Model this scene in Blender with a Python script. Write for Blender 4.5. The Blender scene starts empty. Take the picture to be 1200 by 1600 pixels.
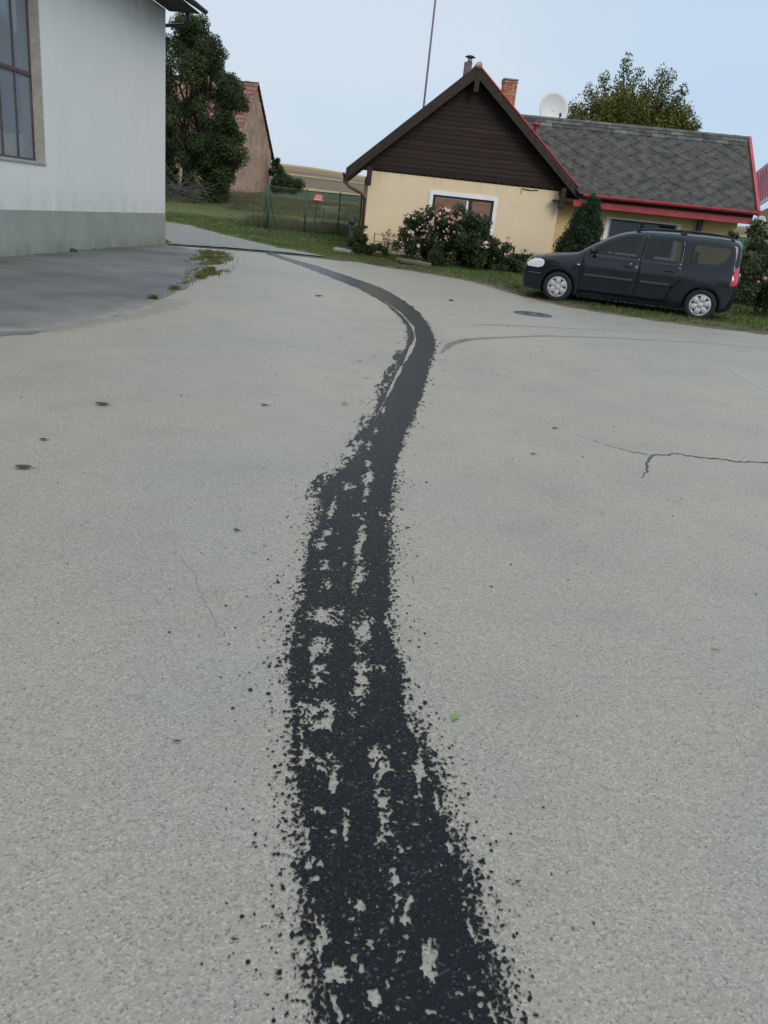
import bpy, bmesh, math, random
import numpy as np
from mathutils import Vector, Matrix
from mathutils.geometry import delaunay_2d_cdt
rnd = random.Random(7)
rng = np.random.default_rng(7)
sc = bpy.context.scene
COL = sc.collection
R = math.radians
PI = math.pi

# ------------------------------------------------------------------ camera
cd = bpy.data.cameras.new('camera')
cam = bpy.data.objects.new('camera', cd)
COL.objects.link(cam)
cam.location = (0, 0, 1.43)
cam.rotation_euler = (Matrix.Rotation(R(90 - 20.6), 4, 'X') @ Matrix.Rotation(R(6.1), 4, 'Z')).to_euler()
cd.sensor_fit = 'VERTICAL'
cd.sensor_height = 24
cd.lens = 24 * 1240 / 1600
cd.clip_start = 0.05
cd.clip_end = 3000
sc.camera = cam

# ------------------------------------------------------------------ world, sun, exposure
SUN_EL, SUN_ROT = 32, 152
w = bpy.data.worlds.new('World')
sc.world = w
w.use_nodes = True
nt = w.node_tree
nt.nodes.clear()
sky = nt.nodes.new('ShaderNodeTexSky')
sky.sky_type = 'NISHITA'
sky.sun_disc = False
sky.sun_elevation = R(SUN_EL)
sky.sun_rotation = R(SUN_ROT)
sky.air_density = 1.3
sky.dust_density = 2.5
tc = nt.nodes.new('ShaderNodeTexCoord')
mp = nt.nodes.new('ShaderNodeMapping')
mp.inputs['Scale'].default_value = (1.0, 1.0, 2.6)
nz = nt.nodes.new('ShaderNodeTexNoise')
nz.inputs['Scale'].default_value = 1.6
nz.inputs['Detail'].default_value = 6
nz.inputs['Roughness'].default_value = 0.5
nt.links.new(tc.outputs['Generated'], mp.inputs['Vector'])
nt.links.new(mp.outputs['Vector'], nz.inputs['Vector'])
sx = nt.nodes.new('ShaderNodeSeparateXYZ')
nt.links.new(tc.outputs['Generated'], sx.inputs['Vector'])
def wmath(op, a, b):
    m = nt.nodes.new('ShaderNodeMath'); m.operation = op
    for i, v in enumerate((a, b)):
        if isinstance(v, (int, float)): m.inputs[i].default_value = v
        else: nt.links.new(v, m.inputs[i])
    return m.outputs[0]
# the cloud veil thins towards the east (+x)
veil = wmath('ADD', wmath('MULTIPLY', nz.outputs['Fac'], 1.05), wmath('MULTIPLY', sx.outputs['X'], -0.55))
cr = nt.nodes.new('ShaderNodeValToRGB')
cr.color_ramp.elements[0].position = 0.28
cr.color_ramp.elements[0].color = (4.85, 6.75, 9.1, 1)
cr.color_ramp.elements[1].position = 0.68
cr.color_ramp.elements[1].color = (6.6, 7.6, 8.8, 1)
nt.links.new(veil, cr.inputs['Fac'])
mx = nt.nodes.new('ShaderNodeMixRGB')
mx.inputs['Fac'].default_value = 0.92
nt.links.new(sky.outputs['Color'], mx.inputs['Color1'])
nt.links.new(cr.outputs['Color'], mx.inputs['Color2'])
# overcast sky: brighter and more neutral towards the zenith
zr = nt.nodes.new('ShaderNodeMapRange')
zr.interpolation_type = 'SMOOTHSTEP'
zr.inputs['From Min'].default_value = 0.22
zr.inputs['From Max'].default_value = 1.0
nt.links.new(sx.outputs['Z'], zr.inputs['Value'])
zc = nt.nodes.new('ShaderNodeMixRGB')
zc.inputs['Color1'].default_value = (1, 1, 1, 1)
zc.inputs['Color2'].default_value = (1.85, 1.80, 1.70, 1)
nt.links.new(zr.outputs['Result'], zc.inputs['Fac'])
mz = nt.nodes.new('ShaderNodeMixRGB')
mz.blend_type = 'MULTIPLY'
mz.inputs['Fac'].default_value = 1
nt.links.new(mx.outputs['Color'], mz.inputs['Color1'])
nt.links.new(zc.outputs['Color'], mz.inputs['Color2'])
bg = nt.nodes.new('ShaderNodeBackground')
bg.inputs['Strength'].default_value = 0.1
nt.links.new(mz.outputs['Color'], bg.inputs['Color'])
wo = nt.nodes.new('ShaderNodeOutputWorld')
nt.links.new(bg.outputs['Background'], wo.inputs['Surface'])

sd = bpy.data.lights.new('sun', 'SUN')
sd.energy = 1.45
sd.angle = R(25)
sd.color = (1.0, 0.90, 0.76)
sun = bpy.data.objects.new('sun', sd)
COL.objects.link(sun)
sv = Vector((math.sin(R(SUN_ROT)) * math.cos(R(SUN_EL)), math.cos(R(SUN_ROT)) * math.cos(R(SUN_EL)), math.sin(R(SUN_EL))))
sun.rotation_euler = (-sv).to_track_quat('-Z', 'Y').to_euler()

sc.view_settings.view_transform = 'Standard'
sc.view_settings.look = 'None'
sc.view_settings.gamma = 1
sc.view_settings.use_curve_mapping = False
sc.view_settings.exposure = 0.0

# ------------------------------------------------------------------ materials
def mat(name, base, rough=0.8, var=0.15, scale=3.0, col2=None, bump=0.0, bscale=60.0, metal=0.0, spec=0.5,
        coat=0.0, rand=0.0, island=0.0, coords='Object', detail=5, stretch=(1, 1, 1), trans=0.0, alpha=1.0):
    m = bpy.data.materials.new(name)
    m.use_nodes = True
    n, l = m.node_tree.nodes, m.node_tree.links
    b = n['Principled BSDF']
    b.inputs['Roughness'].default_value = rough
    b.inputs['Metallic'].default_value = metal
    b.inputs['Specular IOR Level'].default_value = spec
    b.inputs['Coat Weight'].default_value = coat
    b.inputs['Coat Roughness'].default_value = 0.06
    if trans:
        b.inputs['Transmission Weight'].default_value = trans
    tcn = n.new('ShaderNodeTexCoord')
    mpn = n.new('ShaderNodeMapping')
    mpn.inputs['Scale'].default_value = stretch
    l.new(tcn.outputs[coords], mpn.inputs['Vector'])
    t = n.new('ShaderNodeTexNoise')
    t.inputs['Scale'].default_value = scale
    t.inputs['Detail'].default_value = detail
    t.inputs['Roughness'].default_value = 0.6
    l.new(mpn.outputs['Vector'], t.inputs['Vector'])
    r = n.new('ShaderNodeValToRGB')
    c2 = col2 or tuple(min(1, c * (1 + var)) for c in base)
    c1 = base if col2 else tuple(c * (1 - var) for c in base)
    r.color_ramp.elements[0].position = 0.33
    r.color_ramp.elements[1].position = 0.67
    r.color_ramp.elements[0].color = (*c1, 1)
    r.color_ramp.elements[1].color = (*c2, 1)
    l.new(t.outputs['Fac'], r.inputs['Fac'])
    out = r.outputs['Color']
    if rand or island:
        hs = n.new('ShaderNodeHueSaturation')
        mr = n.new('ShaderNodeMapRange')
        k = rand or island
        mr.inputs['To Min'].default_value = 1 - k
        mr.inputs['To Max'].default_value = 1 + k
        if rand:
            oi = n.new('ShaderNodeObjectInfo')
            l.new(oi.outputs['Random'], mr.inputs['Value'])
        else:
            gi = n.new('ShaderNodeNewGeometry')
            l.new(gi.outputs['Random Per Island'], mr.inputs['Value'])
        l.new(mr.outputs['Result'], hs.inputs['Value'])
        l.new(out, hs.inputs['Color'])
        out = hs.outputs['Color']
    l.new(out, b.inputs['Base Color'])
    if bump:
        t2 = n.new('ShaderNodeTexNoise')
        t2.inputs['Scale'].default_value = bscale
        t2.inputs['Detail'].default_value = 3
        l.new(tcn.outputs[coords], t2.inputs['Vector'])
        bp = n.new('ShaderNodeBump')
        bp.inputs['Strength'].default_value = bump
        bp.inputs['Distance'].default_value = 0.01
        l.new(t2.outputs['Fac'], bp.inputs['Height'])
        l.new(bp.outputs['Normal'], b.inputs['Normal'])
    return m

def leafmat(name, c1, c2, scale=1.2, island=0.45, rough=0.6):
    m = mat(name, c1, rough=rough, col2=c2, scale=scale, island=island, spec=0.3)
    n, l = m.node_tree.nodes, m.node_tree.links
    b = n['Principled BSDF']
    tr = n.new('ShaderNodeBsdfTranslucent')
    ms = n.new('ShaderNodeMixShader')
    ms.inputs['Fac'].default_value = 0.25
    l.new(b.inputs['Base Color'].links[0].from_socket, tr.inputs['Color'])
    l.new(b.outputs['BSDF'], ms.inputs[1])
    l.new(tr.outputs['BSDF'], ms.inputs[2])
    l.new(ms.outputs['Shader'], n['Material Output'].inputs['Surface'])
    return m

def ramp(n, l, src, stops):
    r = n.new('ShaderNodeValToRGB')
    e = r.color_ramp.elements
    while len(e) < len(stops):
        e.new(0.5)
    for i, (p, c) in enumerate(stops):
        e[i].position = p
        e[i].color = (*c, 1) if len(c) == 3 else c
    l.new(src, r.inputs['Fac'])
    return r.outputs['Color']

def asphalt(name, light, warm, dark=1.0, bump=0.36, bscale=0.13):
    """aged asphalt: aggregate speckle of several sizes, broad dusty mottling"""
    m = bpy.data.materials.new(name)
    m.use_nodes = True
    n, l = m.node_tree.nodes, m.node_tree.links
    b = n['Principled BSDF']
    b.inputs['Roughness'].default_value = 0.5
    b.inputs['Specular IOR Level'].default_value = 0.45
    tcn = n.new('ShaderNodeTexCoord')
    P = tcn.outputs['Object']
    def noise(s, d=4, ro=0.6):
        t = n.new('ShaderNodeTexNoise')
        t.inputs['Scale'].default_value = s
        t.inputs['Detail'].default_value = d
        t.inputs['Roughness'].default_value = ro
        l.new(P, t.inputs['Vector'])
        return t.outputs['Fac']
    def mixc(fac, a, bcol, mode='MIX'):
        x = n.new('ShaderNodeMixRGB')
        x.blend_type = mode
        for s, v in ((0, fac), (1, a), (2, bcol)):
            if isinstance(v, (int, float)):
                x.inputs[s].default_value = v
            elif isinstance(v, tuple):
                x.inputs[s].default_value = (*v, 1)
            else:
                l.new(v, x.inputs[s])
        return x.outputs['Color']
    base = ramp(n, l, noise(bscale, 6, 0.62), [(0.36, tuple(c * dark for c in light)), (0.62, tuple(c * dark for c in warm))])
    mott = ramp(n, l, noise(1.7, 6, 0.65), [(0.25, (0.88,) * 3), (0.5, (1.0,) * 3), (0.75, (1.05,) * 3)])
    c = mixc(1.0, base, mott, 'MULTIPLY')
    mid = ramp(n, l, noise(38, 4, 0.7), [(0.28, (0.89,) * 3), (0.5, (1.0,) * 3), (0.75, (1.07,) * 3)])
    c = mixc(1.0, c, mid, 'MULTIPLY')
    v = n.new('ShaderNodeTexVoronoi')
    v.inputs['Scale'].default_value = 170
    l.new(P, v.inputs['Vector'])
    sep = n.new('ShaderNodeSeparateColor')
    l.new(v.outputs['Color'], sep.inputs['Color'])
    grain = ramp(n, l, sep.outputs['Red'], [(0.0, (0.50,) * 3), (0.16, (0.86,) * 3), (0.8, (1.06,) * 3), (1.0, (1.38,) * 3)])
    c = mixc(0.8, c, grain, 'MULTIPLY')
    # pores: dark pits gathered in patches
    v2 = n.new('ShaderNodeTexVoronoi')
    v2.inputs['Scale'].default_value = 75
    l.new(P, v2.inputs['Vector'])
    pit = ramp(n, l, v2.outputs['Distance'], [(0.09, (0.42,) * 3), (0.21, (1.0,) * 3)])
    gate = ramp(n, l, noise(9, 3, 0.6), [(0.36, (0, 0, 0)), (0.60, (1, 1, 1))])
    c = mixc(gate, c, mixc(1.0, c, pit, 'MULTIPLY'))
    l.new(c, b.inputs['Base Color'])
    bp = n.new('ShaderNodeBump')
    bp.inputs['Strength'].default_value = bump
    bp.inputs['Distance'].default_value = 0.004
    ad = n.new('ShaderNodeMath')
    ad.operation = 'ADD'
    l.new(v.outputs['Distance'], ad.inputs[0])
    l.new(noise(90, 3), ad.inputs[1])
    l.new(ad.outputs[0], bp.inputs['Height'])
    l.new(bp.outputs['Normal'], b.inputs['Normal'])
    return m

M_ROAD = asphalt('worn_grey_asphalt', (0.264, 0.242, 0.203), (0.342, 0.285, 0.212))
M_PATCH = asphalt('dark_asphalt', (0.072, 0.073, 0.072), (0.170, 0.160, 0.142), bscale=0.42)
M_GRAVEL = asphalt('dusty_gravel', (0.20, 0.19, 0.165), (0.25, 0.235, 0.20), bump=0.9)

def masked(name, color, rough, attr='wet', lo=-0.5, hi=0.5, nscale=60, namt=0.4, maxop=1.0, bump=0.6, spec=0.5, speck=True):
    """thin layer on the asphalt: opaque where the mesh attribute is positive"""
    m = bpy.data.materials.new(name)
    m.use_nodes = True
    n, l = m.node_tree.nodes, m.node_tree.links
    b = n['Principled BSDF']
    b.inputs['Roughness'].default_value = rough
    b.inputs['Specular IOR Level'].default_value = spec
    tcn = n.new('ShaderNodeTexCoord')
    P = tcn.outputs['Object']
    t = n.new('ShaderNodeTexNoise')
    t.inputs['Scale'].default_value = nscale
    t.inputs['Detail'].default_value = 3
    l.new(P, t.inputs['Vector'])
    at = n.new('ShaderNodeAttribute')
    at.attribute_name = attr
    ma = n.new('ShaderNodeMath')
    ma.operation = 'MULTIPLY_ADD'
    l.new(t.outputs['Fac'], ma.inputs[0])
    ma.inputs[1].default_value = namt
    ma.inputs[2].default_value = -namt / 2
    ad = n.new('ShaderNodeMath')
    ad.operation = 'ADD'
    l.new(ma.outputs[0], ad.inputs[0])
    l.new(at.outputs['Fac'], ad.inputs[1])
    mr = n.new('ShaderNodeMapRange')
    mr.inputs['From Min'].default_value = lo
    mr.inputs['From Max'].default_value = hi
    mr.inputs['To Max'].default_value = maxop
    l.new(ad.outputs[0], mr.inputs['Value'])
    tr = n.new('ShaderNodeBsdfTransparent')
    ms = n.new('ShaderNodeMixShader')
    l.new(mr.outputs['Result'], ms.inputs['Fac'])
    l.new(tr.outputs['BSDF'], ms.inputs[1])
    l.new(b.outputs['BSDF'], ms.inputs[2])
    l.new(ms.outputs['Shader'], n['Material Output'].inputs['Surface'])
    v = n.new('ShaderNodeTexVoronoi')
    v.inputs['Scale'].default_value = 170
    l.new(P, v.inputs['Vector'])
    if speck:
        sep = n.new('ShaderNodeSeparateColor')
        l.new(v.outputs['Color'], sep.inputs['Color'])
        col = ramp(n, l, sep.outputs['Red'], [(0.0, tuple(c * 0.45 for c in color)), (0.6, color), (0.9, tuple(c * 1.7 for c in color)), (1.0, tuple(c * 12 for c in color))])
        l.new(col, b.inputs['Base Color'])
    else:
        b.inputs['Base Color'].default_value = (*color, 1)
    if bump:
        bp = n.new('ShaderNodeBump')
        bp.inputs['Strength'].default_value = bump
        bp.inputs['Distance'].default_value = 0.004
        l.new(v.outputs['Distance'], bp.inputs['Height'])
        l.new(bp.outputs['Normal'], b.inputs['Normal'])
    return m

M_WET = masked('soaked_asphalt', (0.0034, 0.0042, 0.0042), 0.25, lo=-0.12, hi=0.14, nscale=150, namt=0.7, spec=0.19, bump=0.7)
_b = M_WET.node_tree.nodes['Principled BSDF']
_b.inputs['Coat Weight'].default_value = 0.0
_b.inputs['Coat IOR'].default_value = 1.33
_b.inputs['Coat Roughness'].default_value = 0.22
M_MARK = masked('rubber_mark', (0.06, 0.063, 0.07), 0.7, lo=0.0, hi=1.0, nscale=14, namt=0.9, maxop=0.62, bump=0.2)
M_CHALK = masked('chalk_line', (0.46, 0.46, 0.45), 0.9, lo=0.0, hi=1.0, nscale=25, namt=1.0, maxop=0.65, bump=0.2, speck=False)
M_CRACK = mat('crack_filling', (0.055, 0.055, 0.055), rough=0.9, scale=20)

M_RENDER = mat('white_render', (0.66, 0.64, 0.595), rough=0.92, var=0.028, scale=1.3, stretch=(1, 1, 0.35), bump=0.35, bscale=90)
M_PLINTH = mat('grey_green_plinth', (0.275, 0.285, 0.24), rough=0.9, var=0.08, scale=1.6, bump=0.35, bscale=70)
M_REVEAL = mat('weathered_concrete', (0.34, 0.32, 0.29), rough=0.9, var=0.15, scale=8)
M_STEEL = mat('rusty_dark_steel', (0.075, 0.06, 0.055), rough=0.6, var=0.35, scale=14)
M_DARKWOOD = mat('dark_stained_wood', (0.018, 0.0095, 0.0062), rough=0.7, spec=0.3, var=0.5, scale=5, stretch=(0.5, 4, 14), rand=0.4, bump=0.5, bscale=30)
M_BARGE = mat('dark_brown_barge_paint', (0.024, 0.016, 0.013), rough=0.65, spec=0.3, var=0.3, scale=6)
M_CREAM = mat('cream_render', (0.70, 0.565, 0.385), rough=0.9, var=0.05, scale=0.9, bump=0.3, bscale=80)
M_YELLOW = mat('ochre_render', (0.60, 0.44, 0.22), rough=0.9, var=0.12, scale=1.5, bump=0.3, bscale=80)
M_WHITE = mat('white_paint', (0.74, 0.75, 0.74), rough=0.7, var=0.05, scale=4)
M_BLACK = mat('black_window_frame', (0.012, 0.012, 0.013), rough=0.4)
M_BLIND = mat('brown_blind', (0.86, 0.30, 0.12), rough=0.8, var=0.2, scale=2, stretch=(1, 1, 12))
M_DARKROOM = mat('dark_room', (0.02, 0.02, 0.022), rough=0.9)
M_RED = mat('red_painted_metal', (0.36, 0.038, 0.05), rough=0.42, var=0.22, scale=4)
M_PINKRED = mat('magenta_red_roof_metal', (0.42, 0.06, 0.10), rough=0.4, var=0.1, scale=4)
M_BROWNPIPE = mat('brown_gutter_metal', (0.11, 0.032, 0.022), rough=0.4, var=0.2, scale=5)
M_SLATE = mat('lichen_grey_slate', (0.024, 0.023, 0.021), rough=0.9, col2=(0.088, 0.083, 0.070), scale=3.6, rand=0.05, bump=0.6, bscale=40, detail=8)
M_SLATEBED = mat('slate_underlay', (0.03, 0.03, 0.03), rough=0.95)
M_RIDGE = mat('pale_grey_ridge_slate', (0.06, 0.06, 0.056), rough=0.9, col2=(0.14, 0.14, 0.13), scale=3, rand=0.2)
M_TILE = mat('red_clay_tile', (0.23, 0.095, 0.062), rough=0.85, var=0.35, scale=5, rand=0.2)
M_BRICKC = mat('orange_chimney_brick', (0.37, 0.165, 0.09), rough=0.9, var=0.25, scale=9, island=0.28)
M_MORTAR = mat('mortar', (0.22, 0.20, 0.17), rough=0.95)
M_REDBRICK = mat('dark_red_brick', (0.11, 0.045, 0.032), rough=0.9, var=0.3, scale=8, rand=0.35)
M_STONE = mat('grey_stone_slab', (0.27, 0.26, 0.235), rough=0.9, var=0.2, scale=5, bump=0.5)
M_SLAB = mat('dirty_stone_slab', (0.10, 0.10, 0.08), rough=0.95, var=0.35, scale=6, bump=0.5)
M_GALV = mat('galvanised_steel', (0.30, 0.31, 0.32), rough=0.45, metal=0.7, var=0.1)
M_DISH = mat('pale_dish_paint', (0.60, 0.62, 0.60), rough=0.55, var=0.05, scale=2)
M_IRON = mat('black_cast_iron', (0.018, 0.018, 0.018), rough=0.55, var=0.3, scale=15)
M_GREENGUTTER = mat('dark_green_gutter', (0.02, 0.035, 0.034), rough=0.4)
M_SOFFIT = mat('dark_soffit_board', (0.022, 0.026, 0.026), rough=0.8)
M_FENCE = mat('green_painted_fence', (0.022, 0.062, 0.038), rough=0.5, var=0.25, scale=6)
M_SIGNRED = mat('sign_red', (0.52, 0.03, 0.05), rough=0.4, var=0.04)
M_SIGNW = mat('sign_white', (0.75, 0.70, 0.70), rough=0.5, var=0.03)
M_BARK = mat('brown_bark', (0.05, 0.04, 0.03), rough=0.95, var=0.4, scale=10, stretch=(1, 1, 0.3))
M_TWIG = mat('grey_dry_twigs', (0.075, 0.075, 0.07), rough=0.9, var=0.3, scale=4)
M_CURTAIN = mat('lilac_curtain', (0.78, 0.68, 0.86), rough=0.9, var=0.12, scale=3, stretch=(1, 8, 1))
M_MAST = mat('weathered_mast_pipe', (0.15, 0.11, 0.12), rough=0.6, var=0.2, scale=1)

LF_DARK = leafmat('dark_green_leaves', (0.022, 0.036, 0.012), (0.075, 0.102, 0.032), scale=0.55)
LF_OLIVE = leafmat('olive_leaves', (0.058, 0.076, 0.014), (0.150, 0.160, 0.028), scale=0.55)
LF_ROSE = leafmat('rose_leaves', (0.026, 0.044, 0.016), (0.070, 0.098, 0.034), scale=2.2)
LF_THUJA = leafmat('thuja_foliage', (0.014, 0.032, 0.014), (0.036, 0.070, 0.024), scale=5, island=0.35)
LF_DRY = leafmat('dry_stalks', (0.13, 0.085, 0.045), (0.26, 0.19, 0.11), scale=3, island=0.5)
LF_STRAW = leafmat('grey_green_straw', (0.075, 0.080, 0.040), (0.16, 0.135, 0.075), scale=0.4, island=0.4)
LF_PINK = leafmat('pink_petals', (0.60, 0.30, 0.29), (0.76, 0.56, 0.50), scale=1.6, island=0.12)
LF_GRASS = leafmat('lawn_blades', (0.050, 0.076, 0.018), (0.098, 0.118, 0.034), scale=0.45, island=0.35)
LF_WEED = leafmat('yellow_green_weeds', (0.085, 0.098, 0.026), (0.15, 0.15, 0.05), scale=2, island=0.35)

def dirt(m, z0, z1, tint, nscale=2.5, thr=(0.35, 0.75)):
    """weather stain fading between heights z0 (full) and z1 (none), broken by noise"""
    n, l = m.node_tree.nodes, m.node_tree.links
    b = n['Principled BSDF']
    src = b.inputs['Base Color'].links[0].from_socket
    tcn = n.new('ShaderNodeTexCoord'); sp = n.new('ShaderNodeSeparateXYZ'); l.new(tcn.outputs['Object'], sp.inputs['Vector'])
    mr = n.new('ShaderNodeMapRange'); mr.inputs['From Min'].default_value = z1; mr.inputs['From Max'].default_value = z0
    l.new(sp.outputs['Z'], mr.inputs['Value'])
    mp_ = n.new('ShaderNodeMapping'); mp_.inputs['Scale'].default_value = (1, 1, 0.45); l.new(tcn.outputs['Object'], mp_.inputs['Vector'])
    t = n.new('ShaderNodeTexNoise'); t.inputs['Scale'].default_value = nscale; t.inputs['Detail'].default_value = 6; t.inputs['Roughness'].default_value = 0.65
    l.new(mp_.outputs['Vector'], t.inputs['Vector'])
    r = n.new('ShaderNodeMapRange'); r.inputs['From Min'].default_value = thr[0]; r.inputs['From Max'].default_value = thr[1]
    l.new(t.outputs['Fac'], r.inputs['Value'])
    mu = n.new('ShaderNodeMath'); mu.operation = 'MULTIPLY'; l.new(mr.outputs['Result'], mu.inputs[0]); l.new(r.outputs['Result'], mu.inputs[1])
    x = n.new('ShaderNodeMixRGB'); x.blend_type = 'MULTIPLY'; x.inputs[2].default_value = (*tint, 1)
    l.new(mu.outputs[0], x.inputs[0]); l.new(src, x.inputs[1]); l.new(x.outputs['Color'], b.inputs['Base Color'])
dirt(M_RENDER, 5.75, 4.9, (0.42, 0.43, 0.36), 2.2, (0.3, 0.62))
dirt(M_RENDER, 0.75, 1.35, (0.72, 0.72, 0.66), 3.0)
dirt(M_PLINTH, 0.0, 0.32, (0.55, 0.60, 0.46), 3.0, (0.35, 0.7))
dirt(M_CREAM, 0.0, 0.75, (0.62, 0.56, 0.45), 3.0, (0.3, 0.65))
dirt(M_CREAM, 2.75, 2.2, (0.80, 0.76, 0.55), 2.0, (0.45, 0.7))

def glass(name, tint, trans, rough=0.03, dust=0.05):
    """sheet glass: tinted see-through pane with a Fresnel reflection"""
    m = bpy.data.materials.new(name)
    m.use_nodes = True
    n, l = m.node_tree.nodes, m.node_tree.links
    n.remove(n['Principled BSDF'])
    tr = n.new('ShaderNodeBsdfTransparent')
    tr.inputs['Color'].default_value = (trans * 0.93, trans, trans * 0.99, 1)
    gl = n.new('ShaderNodeBsdfGlossy')
    gl.inputs['Roughness'].default_value = rough
    fr = n.new('ShaderNodeFresnel')
    fr.inputs['IOR'].default_value = 1.52
    t = n.new('ShaderNodeTexNoise')
    t.inputs['Scale'].default_value = 1.3
    bp = n.new('ShaderNodeBump'); bp.inputs['Strength'].default_value = 0.06; bp.inputs['Distance'].default_value = 0.05
    l.new(t.outputs['Fac'], bp.inputs['Height']); l.new(bp.outputs['Normal'], gl.inputs['Normal'])
    df = n.new('ShaderNodeBsdfDiffuse')
    df.inputs['Color'].default_value = (*tint, 1)
    m1 = n.new('ShaderNodeMixShader'); m1.inputs['Fac'].default_value = dust  # share of even diffuse tint laid over the clear pane
    l.new(tr.outputs['BSDF'], m1.inputs[1]); l.new(df.outputs['BSDF'], m1.inputs[2])
    ms = n.new('ShaderNodeMixShader')
    l.new(fr.outputs['Fac'], ms.inputs['Fac'])
    l.new(m1.outputs['Shader'], ms.inputs[1])
    l.new(gl.outputs['BSDF'], ms.inputs[2])
    l.new(ms.outputs['Shader'], n['Material Output'].inputs['Surface'])
    return m

M_GLASS = glass('window_glass', (0.1, 0.1, 0.1), 0.8)
M_CARGLASS = glass('tinted_car_glass', (0.1, 0.12, 0.12), 0.34)
M_SIDEGLASS = glass('workshop_glass', (0.38, 0.43, 0.48), 0.85, dust=0.5)  # strong pale film paints the sky's reflection into the pane colour

# ------------------------------------------------------------------ object helpers
def tag(o, label=None, cat=None, group=None, kind=None):
    if label: o['label'] = label
    if cat: o['category'] = cat
    if group: o['group'] = group
    if kind: o['kind'] = kind
    return o

def thing(name, label, cat, loc=(0, 0, 0), rotz=0, group=None):
    o = bpy.data.objects.new(name, None)
    COL.objects.link(o)
    o.location = loc
    o.rotation_euler = (0, 0, rotz)
    o.empty_display_size = 0.2
    return tag(o, label, cat, group)

def link(name, me, parent=None, loc=None, rot=None):
    o = bpy.data.objects.new(name, me)
    COL.objects.link(o)
    if parent: o.parent = parent
    if loc is not None: o.location = loc
    if rot is not None: o.rotation_euler = rot
    return o

def copy_tree(o, parent=None):
    c = o.copy()
    COL.objects.link(c)
    c.parent = parent
    for ch in list(o.children):
        copy_tree(ch, c)
    return c

class MB:
    """collects shapes; build() makes ONE mesh object"""
    def __init__(s):
        s.v, s.f = [], []
    def add(s, vs, fs):
        k = len(s.v)
        s.v += [tuple(v) for v in vs]
        s.f += [tuple(i + k for i in f) for f in fs]
        return s
    def box(s, a, b):
        x0, y0, z0 = a; x1, y1, z1 = b
        return s.add([(x0, y0, z0), (x1, y0, z0), (x1, y1, z0), (x0, y1, z0), (x0, y0, z1), (x1, y0, z1), (x1, y1, z1), (x0, y1, z1)],
                     [(0, 3, 2, 1), (4, 5, 6, 7), (0, 1, 5, 4), (1, 2, 6, 5), (2, 3, 7, 6), (3, 0, 4, 7)])
    def hexa(s, p):     # 8 points: bottom ring, top ring
        return s.add(p, [(0, 3, 2, 1), (4, 5, 6, 7), (0, 1, 5, 4), (1, 2, 6, 5), (2, 3, 7, 6), (3, 0, 4, 7)])
    def bar(s, p, q, w, h=None, up=(0, 0, 1)):
        p, q = Vector(p), Vector(q)
        d = (q - p).normalized()
        a = d.cross(Vector(up))
        if a.length < 1e-4: a = d.cross(Vector((0, 1, 0)))
        a.normalize(); c = a.cross(d)
        a = a * w / 2; c = c * (h or w) / 2
        return s.hexa([p - a - c, p + a - c, q + a - c, q - a - c, p - a + c, p + a + c, q + a + c, q - a + c])
    def tube(s, pts, r, n=8, cap=True):
        pts = [Vector(p) for p in pts]
        rs = r if isinstance(r, (list, tuple)) else [r] * len(pts)
        k = len(s.v)
        ref = None
        for i, p in enumerate(pts):
            d = (pts[min(i + 1, len(pts) - 1)] - pts[max(i - 1, 0)]).normalized()
            if ref is None:
                ref = d.orthogonal().normalized()
            ref = (ref - d * ref.dot(d)).normalized()
            b = d.cross(ref)
            for j in range(n):
                t = 2 * PI * j / n
                s.v.append(tuple(p + (ref * math.cos(t) + b * math.sin(t)) * rs[i]))
        for i in range(len(pts) - 1):
            for j in range(n):
                a, b2 = k + i * n + j, k + i * n + (j + 1) % n
                s.f.append((a, b2, b2 + n, a + n))
        if cap:
            s.f.append(tuple(k + j for j in range(n))[::-1])
            s.f.append(tuple(k + (len(pts) - 1) * n + j for j in range(n)))
        return s
    def lathe(s, prof, n=24, axis='z', c=(0, 0, 0)):
        k = len(s.v)
        for r, h in prof:
            for j in range(n):
                t = 2 * PI * j / n
                a, b = r * math.cos(t), r * math.sin(t)
                p = (a, b, h) if axis == 'z' else (a, h, b)
                s.v.append((p[0] + c[0], p[1] + c[1], p[2] + c[2]))
        for i in range(len(prof) - 1):
            for j in range(n):
                a, b = k + i * n + j, k + i * n + (j + 1) % n
                s.f.append((a, b, b + n, a + n))
        return s
    def poly(s, pts, th, nrm):      # extruded polygon
        nrm = Vector(nrm) * th
        n = len(pts); k = len(s.v)
        s.v += [tuple(p) for p in pts] + [tuple(Vector(p) + nrm) for p in pts]
        s.f.append(tuple(k + i for i in range(n))[::-1])
        s.f.append(tuple(k + n + i for i in range(n)))
        for i in range(n):
            j = (i + 1) % n
            s.f.append((k + i, k + j, k + n + j, k + n + i))
        return s
    def mesh(s, name, m, smooth=False):
        me = bpy.data.meshes.new(name)
        me.from_pydata(s.v, [], s.f)
        bm = bmesh.new(); bm.from_mesh(me)
        bmesh.ops.recalc_face_normals(bm, faces=bm.faces)
        bm.to_mesh(me); bm.free()
        me.materials.append(m)
        if smooth:
            me.polygons.foreach_set('use_smooth', [True] * len(me.polygons))
        return me
    def build(s, name, m, parent=None, smooth=False, bevel=0):
        o = link(name, s.mesh(name, m, smooth), parent)
        if bevel:
            md = o.modifiers.new('bevel', 'BEVEL')
            md.width = bevel; md.segments = 2; md.limit_method = 'ANGLE'
        return o

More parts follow.
